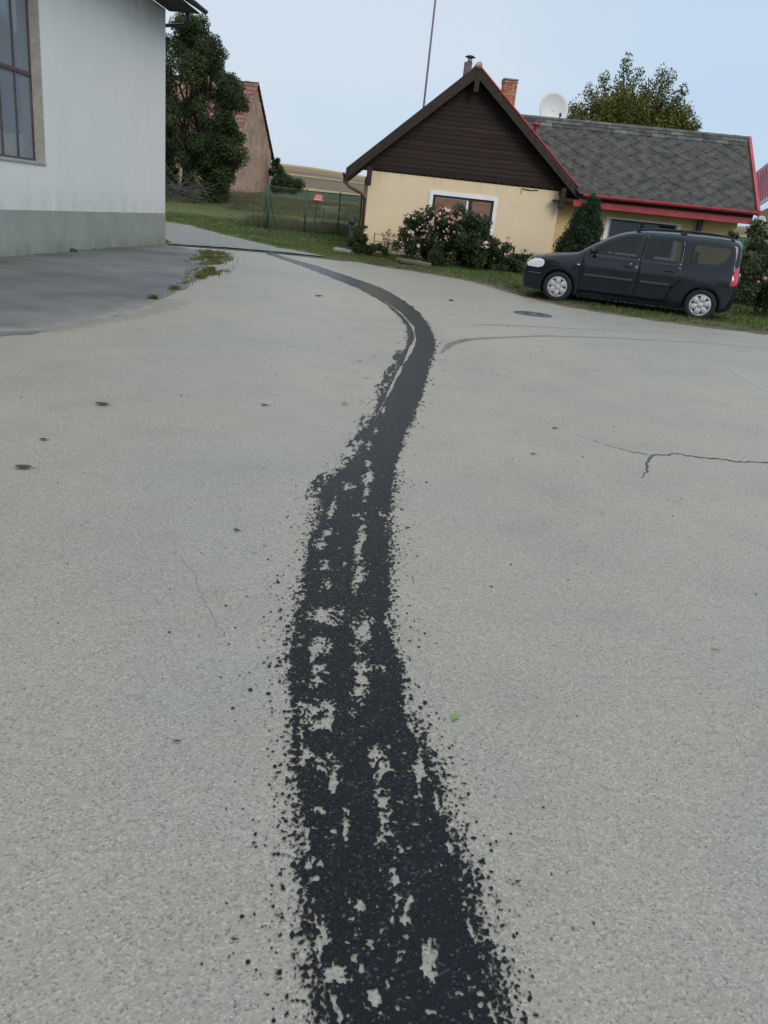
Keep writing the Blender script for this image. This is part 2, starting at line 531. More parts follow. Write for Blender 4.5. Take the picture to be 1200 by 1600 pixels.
def npmesh(name, V, F, m, parent=None, attrs=None, smooth=False):
    """fast mesh from numpy arrays; F (n,3) or (n,4)"""
    me = bpy.data.meshes.new(name)
    V = np.asarray(V, np.float32); F = np.asarray(F, np.int32)
    k = F.shape[1]
    me.vertices.add(len(V)); me.vertices.foreach_set('co', V.ravel())
    me.loops.add(F.size); me.loops.foreach_set('vertex_index', F.ravel())
    me.polygons.add(len(F))
    me.polygons.foreach_set('loop_start', np.arange(0, F.size, k, dtype=np.int32))
    me.polygons.foreach_set('loop_total', np.full(len(F), k, np.int32))
    if smooth: me.polygons.foreach_set('use_smooth', np.ones(len(F), bool))
    if attrs:
        for an, (typ, data) in attrs.items():
            a = me.attributes.new(an, typ, 'POINT')
            a.data.foreach_set('value' if typ == 'FLOAT' else 'color', np.asarray(data, np.float32).ravel())
    me.update(calc_edges=True)
    me.materials.append(m)
    return link(name, me, parent)

# numpy value noise
_P = rng.random((256, 256)).astype(np.float32)
def vnoise(x, y):
    xi, yi = np.floor(x).astype(int), np.floor(y).astype(int)
    fx, fy = x - xi, y - yi
    fx = fx * fx * (3 - 2 * fx); fy = fy * fy * (3 - 2 * fy)
    g = lambda a, b: _P[a & 255, b & 255]
    return (g(xi, yi) * (1 - fx) + g(xi + 1, yi) * fx) * (1 - fy) + (g(xi, yi + 1) * (1 - fx) + g(xi + 1, yi + 1) * fx) * fy
def fbm(x, y, o=4):
    s = 0; a = 0.5; t = 0
    for i in range(o):
        s = s + a * vnoise(x * 2 ** i + 17.3 * i, y * 2 ** i + 9.1 * i); t += a; a *= 0.55
    return s / t - 0.5

# ------------------------------------------------------------------ terrain
TY = [-60, 0, 23, 26, 30, 40, 58, 66, 90, 130, 200, 350, 600, 900]
TZ = [0, 0, 0, 0.06, 0.18, 0.62, 1.45, 1.85, 2.3, 3.1, 5.5, 14.3, 13, 6]
def T(x, y):
    z = np.interp(y, TY, TZ)
    if np.ndim(x) or np.ndim(y) or True:
        far = np.clip((np.asarray(y) - 120) / 200, 0, 1)
        k = 1 + far * 0.10 * np.cos((np.asarray(x) + 75) / 60.0) - far * np.clip((np.asarray(x) + 45) / 60, 0, 1) * 0.16
        k = k + far * np.clip((-135 - np.asarray(x)) / 100, 0, 1) * 0.1
        z = z * k
    return z
def Tz(x, y):
    return float(T(np.float64(x), np.float64(y)))

ROAD_EDGE = [(-1.8, 24.15), (-1.523, 24.28), (-0.729, 23.3), (0.172, 22.75), (1.029, 22.06), (1.75, 21.1), (2.38, 19.4),
             (2.70, 18.3), (3.25, 17.1), (3.99, 16.42), (5.088, 15.85), (5.9, 15.66), (6.934, 15.55), (9, 15.3), (14, 14.2), (22, 11), (40, 6)]
ROAD = [(-7.0, 23.05), (-6.36, 23.35), (-5.32, 24.0), (-3.93, 24.45), (-2.72, 24.5)] + ROAD_EDGE + [(40, -25), (-30, -25), (-30, 23.05)]

def inside(px, py, poly):
    c = np.zeros(px.shape, bool)
    n = len(poly)
    for i in range(n):
        x0, y0 = poly[i]; x1, y1 = poly[(i + 1) % n]
        cond = ((y0 > py) != (y1 > py)) & (px < (x1 - x0) * (py - y0) / ((y1 - y0) or 1e-9) + x0)
        c ^= cond
    return c
def segdist(px, py, pts, closed=False):
    d = np.full(px.shape, 1e9)
    n = len(pts)
    for i in range(n if closed else n - 1):
        x0, y0 = pts[i]; x1, y1 = pts[(i + 1) % n]
        dx, dy = x1 - x0, y1 - y0
        t = np.clip(((px - x0) * dx + (py - y0) * dy) / (dx * dx + dy * dy + 1e-12), 0, 1)
        d = np.minimum(d, np.hypot(px - x0 - t * dx, py - y0 - t * dy))
    return d
def road_sd(x, y):
    d = segdist(x, y, ROAD, True)
    return np.where(inside(x, y, ROAD), -d, d)

PATH = [(-6.75, 23.1), (-6.36, 23.3), (-5.32, 23.95), (-3.93, 24.4), (-2.6, 24.45), (-2.5, 24.55), (-4.05, 25.95), (-5.08, 27.1), (-6.52, 28.85), (-8.3, 31.2), (-9.4, 31.7), (-13, 33.5), (-24, 36), (-24, 25.5), (-7.6, 25.0)]

def ground_z(x, y):
    x = np.asarray(x, float); y = np.asarray(y, float)
    s = road_sd(x, y)
    n = fbm(x * 0.9, y * 0.9, 3) * 0.05 + fbm(x * 4, y * 4, 2) * 0.03
    lift = np.clip(s * 0.14 + n * np.clip(s * 3, 0, 1), -0.06, 0.055)
    p = inside(x, y, PATH)
    lift = np.where(p, -0.02, lift)
    return T(x, y) + lift

def grid_sheet(name, xs, ys, zf, m, colf=None, keep=None):
    X, Y = np.meshgrid(xs, ys)
    Z = zf(X, Y)
    V = np.stack([X, Y, Z], -1).reshape(-1, 3)
    nx, ny = len(xs), len(ys)
    i = np.arange(nx * ny).reshape(ny, nx)
    F = np.stack([i[:-1, :-1], i[:-1, 1:], i[1:, 1:], i[1:, :-1]], -1).reshape(-1, 4)
    if keep is not None:
        cx = X.ravel()[F].mean(1); cy = Y.ravel()[F].mean(1)
        F = F[keep(cx, cy)]
    at = None
    if colf:
        c = colf(X.ravel(), Y.ravel())
        at = {'field': ('FLOAT_COLOR', np.concatenate([c, np.ones((len(c), 1))], 1))}
    return npmesh(name, V, F, m, attrs=at, smooth=True)

def fieldmat(name, bump=0.5):
    m = bpy.data.materials.new(name)
    m.use_nodes = True
    n, l = m.node_tree.nodes, m.node_tree.links
    b = n['Principled BSDF']
    b.inputs['Roughness'].default_value = 0.95
    b.inputs['Specular IOR Level'].default_value = 0.15
    at = n.new('ShaderNodeAttribute'); at.attribute_name = 'field'
    tcn = n.new('ShaderNodeTexCoord')
    out = at.outputs['Color']
    for s, lo, hi in ((0.35, 0.78, 1.22), (3.0, 0.75, 1.25), (25, 0.72, 1.3)):
        t = n.new('ShaderNodeTexNoise'); t.inputs['Scale'].default_value = s; t.inputs['Detail'].default_value = 4
        l.new(tcn.outputs['Object'], t.inputs['Vector'])
        c = ramp(n, l, t.outputs['Fac'], [(0.3, (lo,) * 3), (0.7, (hi,) * 3)])
        x = n.new('ShaderNodeMixRGB'); x.blend_type = 'MULTIPLY'; x.inputs[0].default_value = 1
        l.new(out, x.inputs[1]); l.new(c, x.inputs[2]); out = x.outputs['Color']
    l.new(out, b.inputs['Base Color'])
    t = n.new('ShaderNodeTexNoise'); t.inputs['Scale'].default_value = 30
    l.new(tcn.outputs['Object'], t.inputs['Vector'])
    bp = n.new('ShaderNodeBump'); bp.inputs['Strength'].default_value = bump; bp.inputs['Distance'].default_value = 0.03
    l.new(t.outputs['Fac'], bp.inputs['Height']); l.new(bp.outputs['Normal'], b.inputs['Normal'])
    return m
M_FIELD = fieldmat('fields_and_turf')

LAWN = np.array([0.062, 0.088, 0.022]); LAWN2 = np.array([0.085, 0.105, 0.030]); DRYG = np.array([0.165, 0.140, 0.075])
SOIL = np.array([0.075, 0.065, 0.040]); CROP = np.array([0.034, 0.056, 0.028]); STUB = np.array([0.40, 0.29, 0.135])
BROWNF = np.array([0.15, 0.105, 0.065]); DARKST = np.array([0.21, 0.145, 0.07])
def ground_col(x, y):
    n = (fbm(x * 0.7, y * 0.7, 4) * 2.4)[:, None]
    c = LAWN + (LAWN2 - LAWN) * np.clip(n + 0.4, 0, 1)
    s = road_sd(x, y)[:, None]
    # worn brownish verge close to the road
    k = np.clip(1 - s / 1.0 + n * 0.6, 0, 1) * (x[:, None] > -2.2)
    c = c * (1 - k * 0.75) + SOIL * 1.15 * k * 0.75
    # dry grass strips left of the fence
    yy = y[:, None] + n * 3
    k = np.clip((yy - 35.5) / 3, 0, 1) * np.clip((44 - yy) / 5, 0, 1)
    c = c * (1 - 0.6 * k) + (DRYG * 0.62) * k * 0.6
    k = np.clip((yy - 46) / 4, 0, 1) * np.clip((60 - yy) / 4, 0, 1)
    c = c * (1 - k) + CROP * 1.5 * k
    k = np.clip((yy - 53) / 4, 0, 1)
    c = c * (1 - k) + DRYG * 0.75 * k
    k = np.clip((yy - 63) / 4, 0, 1)
    c = c * (1 - k) + CROP * k
    return c
def hill_col(x, y):
    w1 = fbm(x * 0.012, y * 0.012, 3) * 40
    c = np.tile(CROP, (len(x), 1))
    def band(lo, hi, col, soft=4):
        k = np.clip((y + w1 - lo) / soft, 0, 1) * np.clip((hi - y - w1) / soft, 0, 1)
        c[:] = c * (1 - k[:, None]) + col * k[:, None]
    band(150, 178, STUB * 0.75)
    band(180, 900, BROWNF)
    k = np.clip((-(x + 0.16 * y) - 18 + w1 * 0.4) / 12, 0, 1)[:, None] * (y > 180)[:, None]
    c[:] = c * (1 - k) + STUB * 0.8 * k
    band(232, 244, CROP * 1.6)
    band(248, 260, STUB * 0.85)
    k = (np.clip((y + w1 - 285) / 10, 0, 1) * np.clip((330 - y - w1) / 8, 0, 1))[:, None]
    c[:] = c * (1 - k) + DARKST * k
    k = np.clip((y + w1 - 326) / 6, 0, 1)[:, None]
    c[:] = c * (1 - k) + STUB * 0.92 * k
    return c

near_x = np.concatenate([np.arange(-60, -18, 3), np.arange(-18, 18, 0.22), np.arange(18, 60, 3)])
near_y = np.concatenate([np.arange(-24, 10, 2.0), np.arange(10, 44, 0.22), np.arange(44, 100, 1.0)])
tag(grid_sheet('ground', near_x, near_y, lambda x, y: ground_z(x, y), M_FIELD, ground_col), kind='structure')
fx = np.concatenate([np.arange(-900, -160, 40), np.arange(-160, 160, 4), np.arange(160, 901, 40)])
fy = np.arange(98, 1000, 3.0)
tag(grid_sheet('hill', fx, fy, lambda x, y: T(x, y) - 0.02, M_FIELD, hill_col), kind='structure')
gs = grid_sheet('far_ground', np.linspace(-900, 900, 19), np.array([-900, -400, -24, 40, 98.0]), lambda x, y: T(x, y) - 0.5, M_FIELD, ground_col)
tag(gs, kind='structure')

# ------------------------------------------------------------------ asphalt yard, dark patch, gravel path
def flat_sheet(name, poly, z, m, jitter=0.0, step=0.25, n0=None):
    pts = []
    for i in range(len(poly)):
        a, b = Vector(poly[i]), Vector(poly[(i + 1) % len(poly)])
        L = (b - a).length
        k = max(1, int(L / step)) if n0 is None or i < n0 else 1
        nn = Vector((-(b - a).y, (b - a).x)).normalized() if L > 0 else Vector((0, 0))
        for j in range(k):
            p = a.lerp(b, j / k)
            o = float(fbm(np.array([p.x * 3.0]), np.array([p.y * 3.0]), 3)[0]) * jitter
            pts.append((p.x + nn.x * o, p.y + nn.y * o))
    r = delaunay_2d_cdt([Vector(p) for p in pts], [], [list(range(len(pts)))], 1, 1e-5)
    me = bpy.data.meshes.new(name)
    me.from_pydata([(v.x, v.y, z) for v in r[0]], [], r[2])
    me.materials.append(m)
    o = link(name, me)
    for p in me.polygons:
        if p.normal.z < 0:
            me.flip_normals(); break
    return tag(o, kind='structure')
flat_sheet('road', ROAD, 0.0, M_ROAD, jitter=0.16, n0=21)
PATCH = [(-3.95, 3.0), (-3.85, 6.6), (-3.729, 7.355), (-3.533, 7.721), (-3.425, 8.388), (-3.336, 9.716), (-3.402, 11.217), (-3.541, 13.422),
         (-3.95, 15.99), (-4.75, 19.4), (-5.6, 21.78), (-6.3, 22.5), (-6.86, 22.9), (-7.3, 14.5), (-7.9, 3.0)]
flat_sheet('asphalt_patch', PATCH, 0.004, M_PATCH, jitter=0.22, n0=12, step=0.12)
px = np.arange(-24, -2, 0.09); py = np.arange(23, 37, 0.07)
tag(grid_sheet('gravel_path', px, py, lambda x, y: T(x, y) + 0.012 + fbm(x * 2, y * 2, 2) * 0.02, M_GRAVEL,
               keep=lambda x, y: inside(x, y, PATH)), kind='structure')
# pale lip where the patch was feathered out near (-3.4, 8..11)
def ribbon(name, pts, widths, z, m, strength=None, parent=None, n_across=5, sub=0.08):
    P = [Vector((p[0], p[1])) for p in pts]
    S = []
    for i in range(len(P) - 1):
        k = max(1, int((P[i + 1] - P[i]).length / sub))
        for j in range(k):
            t = j / k
            S.append((P[i].lerp(P[i + 1], t), widths[i] * (1 - t) + widths[i + 1] * t,
                      (strength[i] * (1 - t) + strength[i + 1] * t) if strength else 1))
    S.append((P[-1], widths[-1], strength[-1] if strength else 1))
    V, A = [], []
    for i, (p, wd, st) in enumerate(S):
        d = (S[min(i + 1, len(S) - 1)][0] - S[max(i - 1, 0)][0]).normalized()
        nn = Vector((-d.y, d.x))
        for j in range(n_across):
            u = j / (n_across - 1) * 2 - 1
            q = p + nn * u * wd / 2
            V.append((q.x, q.y, z)); A.append(st * (1 - abs(u) ** 1.5) if 0 < i < len(S) - 1 else 0)
    F = []
    for i in range(len(S) - 1):
        for j in range(n_across - 1):
            a = i * n_across + j
            F.append((a, a + 1, a + n_across + 1, a + n_across))
    return npmesh(name, V, F, m, parent, attrs={'wet': ('FLOAT', A)})

# ------------------------------------------------------------------ the wet streak
Lp = [(0.06, 0.92), (0.007, 1.056), (-0.018, 1.119), (-0.043, 1.187), (-0.057, 1.262), (-0.082, 1.344), (-0.097, 1.435), (-0.116, 1.534), (-0.139, 1.644), (-0.161, 1.767), (-0.184, 1.904), (-0.214, 2.059), (-0.242, 2.235), (-0.265, 2.439), (-0.285, 2.677), (-0.303, 2.958), (-0.313, 3.296), (-0.328, 3.705), (-0.334, 3.996), (-0.319, 4.221), (-0.208, 4.634), (-0.187, 5.237), (-0.151, 5.801), (-0.105, 6.503), (-0.055, 7.368), (-0.01, 8.064), (0.04, 8.905), (0.085, 9.917), (0.05, 11.1), (-0.128, 12.459), (-0.442, 14.076), (-0.984, 15.979), (-1.851, 18.208), (-2.678, 20.309), (-3.401, 21.868), (-4.1, 23.4)]
Rp = [(0.375, 0.92), (0.327, 1.094), (0.320, 1.16), (0.308, 1.232), (0.294, 1.309), (0.284, 1.394), (0.272, 1.487), (0.246, 1.588), (0.232, 1.701), (0.213, 1.828), (0.174, 1.966), (0.128, 2.122), (0.112, 2.305), (0.081, 2.513), (0.062, 2.757), (0.045, 3.045), (0.03, 3.39), (0.023, 3.811), (0.024, 4.113), (0.028, 4.339), (0.037, 4.724), (0.076, 5.353), (0.141, 5.946), (0.193, 6.658), (0.264, 7.549), (0.314, 8.271), (0.372, 9.136), (0.394, 10.152), (0.357, 11.354), (0.239, 12.795), (-0.037, 14.503), (-0.531, 16.541), (-1.446, 18.818), (-2.365, 20.871), (-3.1, 22.188), (-3.85, 23.6)]
GAPS = [(-0.095, 3.355, 0.018, 0.262), (-0.073, 3.016, 0.019, 0.124), (-0.033, 2.559, 0.029, 0.118), (-0.015, 2.241, 0.019, 0.133), (-0.246, 3.47, 0.025, 0.063), (-0.273, 3.307, 0.029, 0.037), (-0.233, 3.072, 0.028, 0.052), (-0.186, 2.648, 0.053, 0.06), (-0.172, 2.415, 0.027, 0.078), (-0.149, 2.037, 0.055, 0.046), (-0.122, 1.977, 0.038, 0.038), (-0.108, 1.803, 0.039, 0.038), (-0.058, 1.744, 0.01, 0.072), (-0.081, 1.611, 0.019, 0.014), (-0.012, 1.571, 0.008, 0.048), (0.055, 1.857, 0.027, 0.051), (0.075, 1.819, 0.025, 0.049), (0.077, 1.677, 0.02, 0.034), (0.083, 1.585, 0.015, 0.078), (0.119, 1.445, 0.015, 0.087), (0.15, 1.357, 0.017, 0.053), (0.173, 1.808, 0.011, 0.095), (0.178, 1.26, 0.03, 0.013), (0.19, 1.2, 0.019, 0.045), (0.07, 1.239, 0.016, 0.034), (0.082, 1.123, 0.018, 0.024), (-0.031, 1.234, 0.013, 0.047), (0.002, 1.163, 0.026, 0.029), (-0.076, 1.438, 0.021, 0.012), (-0.066, 1.391, 0.023, 0.011), (-0.113, 4.35, 0.031, 0.118), (-0.108, 4.07, 0.018, 0.105), (-0.26, 3.772, 0.027, 0.11), (-0.208, 4.145, 0.037, 0.054), (0.037, 1.325, 0.017, 0.017),
        (-0.17, 2.25, 0.02, 0.06), (-0.2, 2.9, 0.02, 0.05), (-0.13, 4.62, 0.02, 0.08), (-0.14, 5.0, 0.02, 0.1), (-0.12, 5.4, 0.015, 0.1), (-0.09, 6.0, 0.012, 0.15)]

# grid rows get coarser with distance from where one stands on the near end
ys = [0.93]
while ys[-1] < 23.7:
    y = ys[-1]
    ys.append(y + max(0.0042, y * y / 1700))
ys = np.array(ys)
lx = np.interp(ys, [p[1] for p in Lp], [p[0] for p in Lp])
rx = np.interp(ys, [p[1] for p in Rp], [p[0] for p in Rp])
NX = 260
marg = np.clip(0.30 + 0.0 * ys, 0, 0.3) * np.interp(ys, [0, 3, 6, 12, 24], [1, 1.1, 1.2, 0.9, 0.6])
uu = np.linspace(0, 1, NX)
GX = (lx - marg)[:, None] + ((rx - lx) + 2 * marg)[:, None] * uu[None, :]
GY = np.repeat(ys[:, None], NX, 1)
slope = np.gradient((lx + rx) / 2, ys)
perp = 1 / np.sqrt(1 + slope ** 2)[:, None]
dl = (GX - lx[:, None]) * perp; dr = (rx[:, None] - GX) * perp
fieldv = np.minimum(dl, dr)
amp = np.interp(ys, [1, 1.8, 3, 6, 10, 24], [0.013, 0.020, 0.030, 0.034, 0.036, 0.045])[:, None]
fieldv = fieldv - np.interp(ys, [1, 2, 4, 6], [0.014, 0.010, 0.004, 0])[:, None]
edge = fbm(GX * np.interp(ys, [6, 14], [20, 9])[:, None], GY * np.interp(ys, [3, 6, 14], [13, 6, 2.5])[:, None], 4) * 2.1 * amp + fbm(GX * 110, GY * 85, 3) * amp * 2.0
fieldv = fieldv + edge
# dry islands left inside the streak
for gx, gy, a, b in GAPS:
    if gy < 1.4: a, b = a * 0.72, b * 0.8
    msk = (np.abs(ys - gy) < b * 2.6 + 0.02)
    X = GX[msk]; Y = GY[msk]
    n = fbm(X * 42 + gx * 7, Y * 30, 4) * 2.0 + fbm(X * 150, Y * 110, 3) * 2.2
    d = (np.hypot((X - gx) / a, (Y - gy) / b) - 0.85 + n * 1.45) * min(a, b)
    fieldv[msk] = np.minimum(fieldv[msk], d)
# scattered small dry specks, denser towards the left half
sp = fbm(GX * 55 + 40, GY * 40, 4) + 0.35 * fbm(GX * 170, GY * 130, 2)
gate = fbm(GX * 7 + 3, GY * 4, 3)
thr = np.interp(ys, [1, 4.5, 6, 24], [0.27, 0.27, 0.5, 0.6])[:, None] - 0.35 * np.clip(gate, -0.3, 0.3)
fieldv = np.minimum(fieldv, (thr - sp) * 0.05)
# a thin dry seam beside the second, narrow track on the inside of the bend
seam = np.interp(ys, [p[1] for p in Lp], [p[0] for p in Lp]) + np.interp(ys, [6, 8, 10, 13, 16], [0.02, 0.035, 0.075, 0.08, 0.05])
sw = np.interp(ys, [5.5, 7, 9, 12, 14, 15], [0.0, 0.012, 0.022, 0.02, 0.006, 0.0])[:, None]
d = np.abs(GX - seam[:, None]) - sw * (0.8 + 2.5 * fbm(GX * 9, GY * 2.5, 3))
fieldv = np.where(sw > 0, np.minimum(fieldv, d), fieldv)
# broken left fringe of the upper part
fr = fbm(GX * 16, GY * 5, 4)
dlw = dl + fbm(GX * 11 + 5, GY * 3.2, 4) * 0.13
band = np.clip(1 - np.abs(dlw + 0.03) / 0.055, 0, 1) * np.interp(ys, [3.9, 4.3, 7.5, 9], [0, 1, 1, 0])[:, None]
fieldv = np.where((band > 0) & (fieldv < 0), np.maximum(fieldv, (fr - 0.01 + 0.6 * fbm(GX * 60, GY * 24, 3)) * 0.12 * band), fieldv)
# splashes and drops thrown out on both sides
def splat(cx, cy, r, el=1.0):
    i0 = np.searchsorted(ys, cy - r * 1.6 * el - 0.005); i1 = np.searchsorted(ys, cy + r * 1.6 * el + 0.005)
    if i1 <= i0: return
    x0 = GX[i0, 0]; x1 = GX[i0, -1]
    j0 = int((cx - r * 1.7 - x0) / (x1 - x0) * NX) - 2; j1 = int((cx + r * 1.7 - x0) / (x1 - x0) * NX) + 3
    j0 = max(0, j0); j1 = min(NX, j1)
    if j1 <= j0: return
    X = GX[i0:i1, j0:j1]; Y = GY[i0:i1, j0:j1]
    d = r - np.hypot(X - cx, (Y - cy) / el) + fbm(X * 150, Y * 150, 2) * r * 1.3
    fieldv[i0:i1, j0:j1] = np.maximum(fieldv[i0:i1, j0:j1], d)
for i in range(12500):
    y = 0.95 * (12 / 0.95) ** (rng.random() ** 1.25)
    l_ = np.interp(y, [p[1] for p in Lp], [p[0] for p in Lp]); r_ = np.interp(y, [p[1] for p in Rp], [p[0] for p in Rp])
    side = rng.random() < 0.5
    dens = vnoise(np.array([y * 3.0 + 50 * side]), np.array([3.3 + side]))[0]
    if rng.random() > 0.25 + dens: continue
    off = rng.exponential(0.042 * np.interp(y, [1, 2, 3], [0.75, 1, 1])) * (1.0 if side else 1.15) - 0.008
    r = min(0.0085, (0.0014 + rng.exponential(0.0012)) * np.interp(y, [1, 2.5, 4], [0.8, 1.0, 1.3])) * (1.15 if off < 0.03 else 0.85) * (1 + max(0, y - 3) * 0.06)
    if off > 0.28: continue
    splat((l_ - off) if not side else (r_ + off), y, r, 1.0 + rng.random() * 0.5)
for y in np.arange(1.7, 2.5, 0.032):      # chain of small blots down the left border
    l_ = np.interp(y, [p[1] for p in Lp], [p[0] for p in Lp])
    splat(l_ + 0.004 + rng.normal() * 0.003, y, 0.010 + rng.random() * 0.004, 1.3)
# mesh: keep cells that touch wetness
att = np.clip(fieldv / np.interp(ys, [1, 24], [0.006, 0.012])[:, None], -1, 1)
near = np.maximum.reduce([att[:-1, :-1], att[1:, :-1], att[:-1, 1:], att[1:, 1:]]) > -0.75
idx = np.arange(len(ys) * NX).reshape(len(ys), NX)
F = np.stack([idx[:-1, :-1], idx[:-1, 1:], idx[1:, 1:], idx[1:, :-1]], -1)[near]
used = np.unique(F); remap = -np.ones(idx.size, int); remap[used] = np.arange(len(used))
V = np.stack([GX.ravel(), GY.ravel(), np.full(GX.size, 0.003)], -1)[used]
wt = npmesh('wet_streak', V, remap[F], M_WET, attrs={'wet': ('FLOAT', att.ravel()[used])})
tag(wt, 'long dark wet streak with splashed edges winding up the middle of the grey asphalt', 'wet streak')
rb = ribbon('wet_gutter_line', [(-6.7, 22.75), (-6.36, 22.95), (-5.32, 23.65), (-4.4, 24.0), (-3.93, 24.08), (-3.3, 24.12), (-2.72, 24.1), (-2.1, 23.95), (-1.8, 23.85)],
            [0.35, 0.5, 0.62, 0.6, 0.55, 0.5, 0.36, 0.22, 0.1], 0.009, M_WET, [1.6] * 6 + [1.2, 0.6, 0.3])
tag(rb, 'narrow dark wet line along the far edge of the asphalt, beside the gravel path', 'wet streak')

# tyre marks, chalk, cracks
sk = ribbon('tyre_mark', [(0.43, 9.0), (0.60, 9.9), (0.82, 10.4), (1.103, 10.75), (2.018, 11.65), (3.077, 12.24), (4.0, 12.6), (4.794, 12.95), (5.848, 13.05), (8, 13)],
            [0.06, 0.16, 0.18, 0.17, 0.14, 0.13, 0.16, 0.16, 0.15, 0.15], 0.003, M_MARK, [0.5, 0.8, 0.8, 0.7, 0.6, 0.55, 0.35, 0.32, 0.3, 0.2], sub=0.2)
tag(sk, 'longer dark curved tyre mark sweeping right from the wet streak', 'tyre mark', 'tyre marks on the asphalt')
sk = ribbon('tyre_mark', [(0.9, 11.9), (1.3, 12.3), (2.2, 12.75), (3.4, 13.3), (4.6, 13.9), (6.5, 14.1)],
            [0.12, 0.16, 0.16, 0.12, 0.1, 0.1], 0.003, M_MARK, [0.3, 0.45, 0.35, 0.22, 0.3, 0.15], sub=0.2)
tag(sk, 'fainter curved tyre mark between the manhole cover and the darker mark', 'tyre mark', 'tyre marks on the asphalt')
ch = ribbon('chalk_line', [(4.25, 10.62), (4.2, 10.0), (4.12, 9.2), (4.05, 8.5)], [0.05, 0.06, 0.06, 0.05], 0.003, M_CHALK, [0.9, 1.1, 1.0, 0.8])
tag(ch, 'thin pale line on the asphalt running to the right picture edge', 'chalk line')
ch = ribbon('chalk_line', [(4.25, 10.62), (4.6, 10.55), (5.1, 10.4)], [0.04, 0.05, 0.05], 0.003, M_CHALK, [0.6, 0.8, 0.7])
tag(ch, 'faint pale branch line meeting the pale line at a sharp corner', 'chalk line')
ch = ribbon('chalk_line', [(-3.752, 17.9), (-3.85, 20.0)], [0.06, 0.06], 0.003, M_CHALK, [0.9, 0.9])
tag(ch, 'short pale scratch line on the asphalt near the weeds', 'chalk line')

M_DUST = masked('beige_dust', (0.34, 0.31, 0.265), 0.95, lo=0.0, hi=1.2, nscale=4.5, namt=1.3, maxop=0.75, bump=0.2, speck=False)
du = ribbon('dust_band', [(-4.6, 7.2), (-3.95, 7.5), (-3.62, 7.9), (-3.45, 8.6), (-3.32, 9.6), (-3.3, 10.6), (-3.2, 11.5)], [0.25, 0.4, 0.5, 0.55, 0.75, 0.9, 0.4], 0.0075, M_DUST, [0.4, 0.8, 0.9, 0.9, 1.0, 0.9, 0.3], sub=0.1, n_across=9)
tag(du, 'pale dust washed together along the edge of the dark asphalt patch', 'dust', kind='stuff')

M_SOIL = masked('soil_film', (0.085, 0.070, 0.048), 0.95, lo=-0.1, hi=0.7, nscale=3.2, namt=2.2, maxop=0.9, bump=0.3)
se = ribbon('verge_soil', [(-2.4, 24.2)] + ROAD_EDGE[1:14], [0.5] * 14, 0.0085, M_SOIL, [0.7] * 14, sub=0.1, n_across=9)
tag(se, 'ragged film of soil washed onto the asphalt along the verge', 'soil', kind='stuff')

def crack(name, pts, w0, label):
    V, Fc = [], []
    k = 0
    P = []
    for i in range(len(pts) - 1):
        a, b = Vector(pts[i]), Vector(pts[i + 1])
        m = max(2, int((b - a).length / 0.03))
        for j in range(m):
            p = a.lerp(b, j / m)
            P.append(p + Vector((rng.normal() * 0.003, rng.normal() * 0.012)))
    P.append(Vector(pts[-1]))
    mb = MB()
    vs, fs = [], []
    for i, p in enumerate(P):
        d = (P[min(i + 1, len(P) - 1)] - P[max(i - 1, 0)]).normalized()
        nn = Vector((-d.y, d.x)); t = i / (len(P) - 1)
        wd = (w0[0] * (1 - t) + w0[1] * t) * (0.5 + rng.random())
        vs += [(p.x - nn.x * wd, p.y - nn.y * wd, 0.003), (p.x + nn.x * wd, p.y + nn.y * wd, 0.003)]
        if i: fs.append((2 * i - 2, 2 * i - 1, 2 * i + 1, 2 * i))
    mb.add(vs, fs)
    return mb
cm = crack('c', [(1.87, 5.52), (2.05, 5.64), (2.27, 5.63), (2.5, 5.60), (2.76, 5.67), (3.1, 5.62), (3.6, 5.8)], (0.008, 0.011), '')
c2 = crack('c', [(1.868, 5.522), (1.76, 5.30), (1.72, 5.12), (1.62, 4.93)], (0.009, 0.003), '')
c3 = crack('c', [(1.40, 5.85), (1.503, 5.754), (1.70, 5.58), (1.868, 5.522)], (0.0015, 0.005), '')
cm.add(c2.v, c2.f).add(c3.v, c3.f)
tag(cm.build('asphalt_crack', M_CRACK), 'dark branching crack in the asphalt on the right', 'crack')
cm = crack('c', [(-3.72, 7.3), (-3.9, 6.9), (-4.6, 6.4)], (0.008, 0.01), '')
cm2 = crack('c', [(-0.95, 3.2), (-0.75, 2.9), (-0.62, 2.62), (-0.5, 2.4)], (0.0004, 0.0005), '')
tag(cm2.build('asphalt_crack', M_CRACK), 'hairline crack left of the wet streak', 'crack')

# manhole cover
mh = thing('manhole_cover', 'round cast iron manhole cover set in the asphalt in front of the car', 'manhole cover', (2.26, 14.55, 0))
MB().lathe([(0.0, 0.006), (0.27, 0.006), (0.275, 0.003)], 32).build('lid', mat('worn_iron', (0.10, 0.10, 0.10), rough=0.7, var=0.35, scale=20, bump=0.8, bscale=40), mh)
MB().lathe([(0.285, 0.002), (0.285, 0.009), (0.34, 0.009), (0.35, 0.002)], 32).build('rim', mat('dark_iron_rim', (0.045, 0.045, 0.047), rough=0.7), mh)
for k in range(8):
    a = k * PI / 4
    MB().bar((0.08 * math.cos(a), 0.08 * math.sin(a), 0.009), (0.24 * math.cos(a), 0.24 * math.sin(a), 0.009), 0.02, 0.006).build('rib', M_IRON, mh)

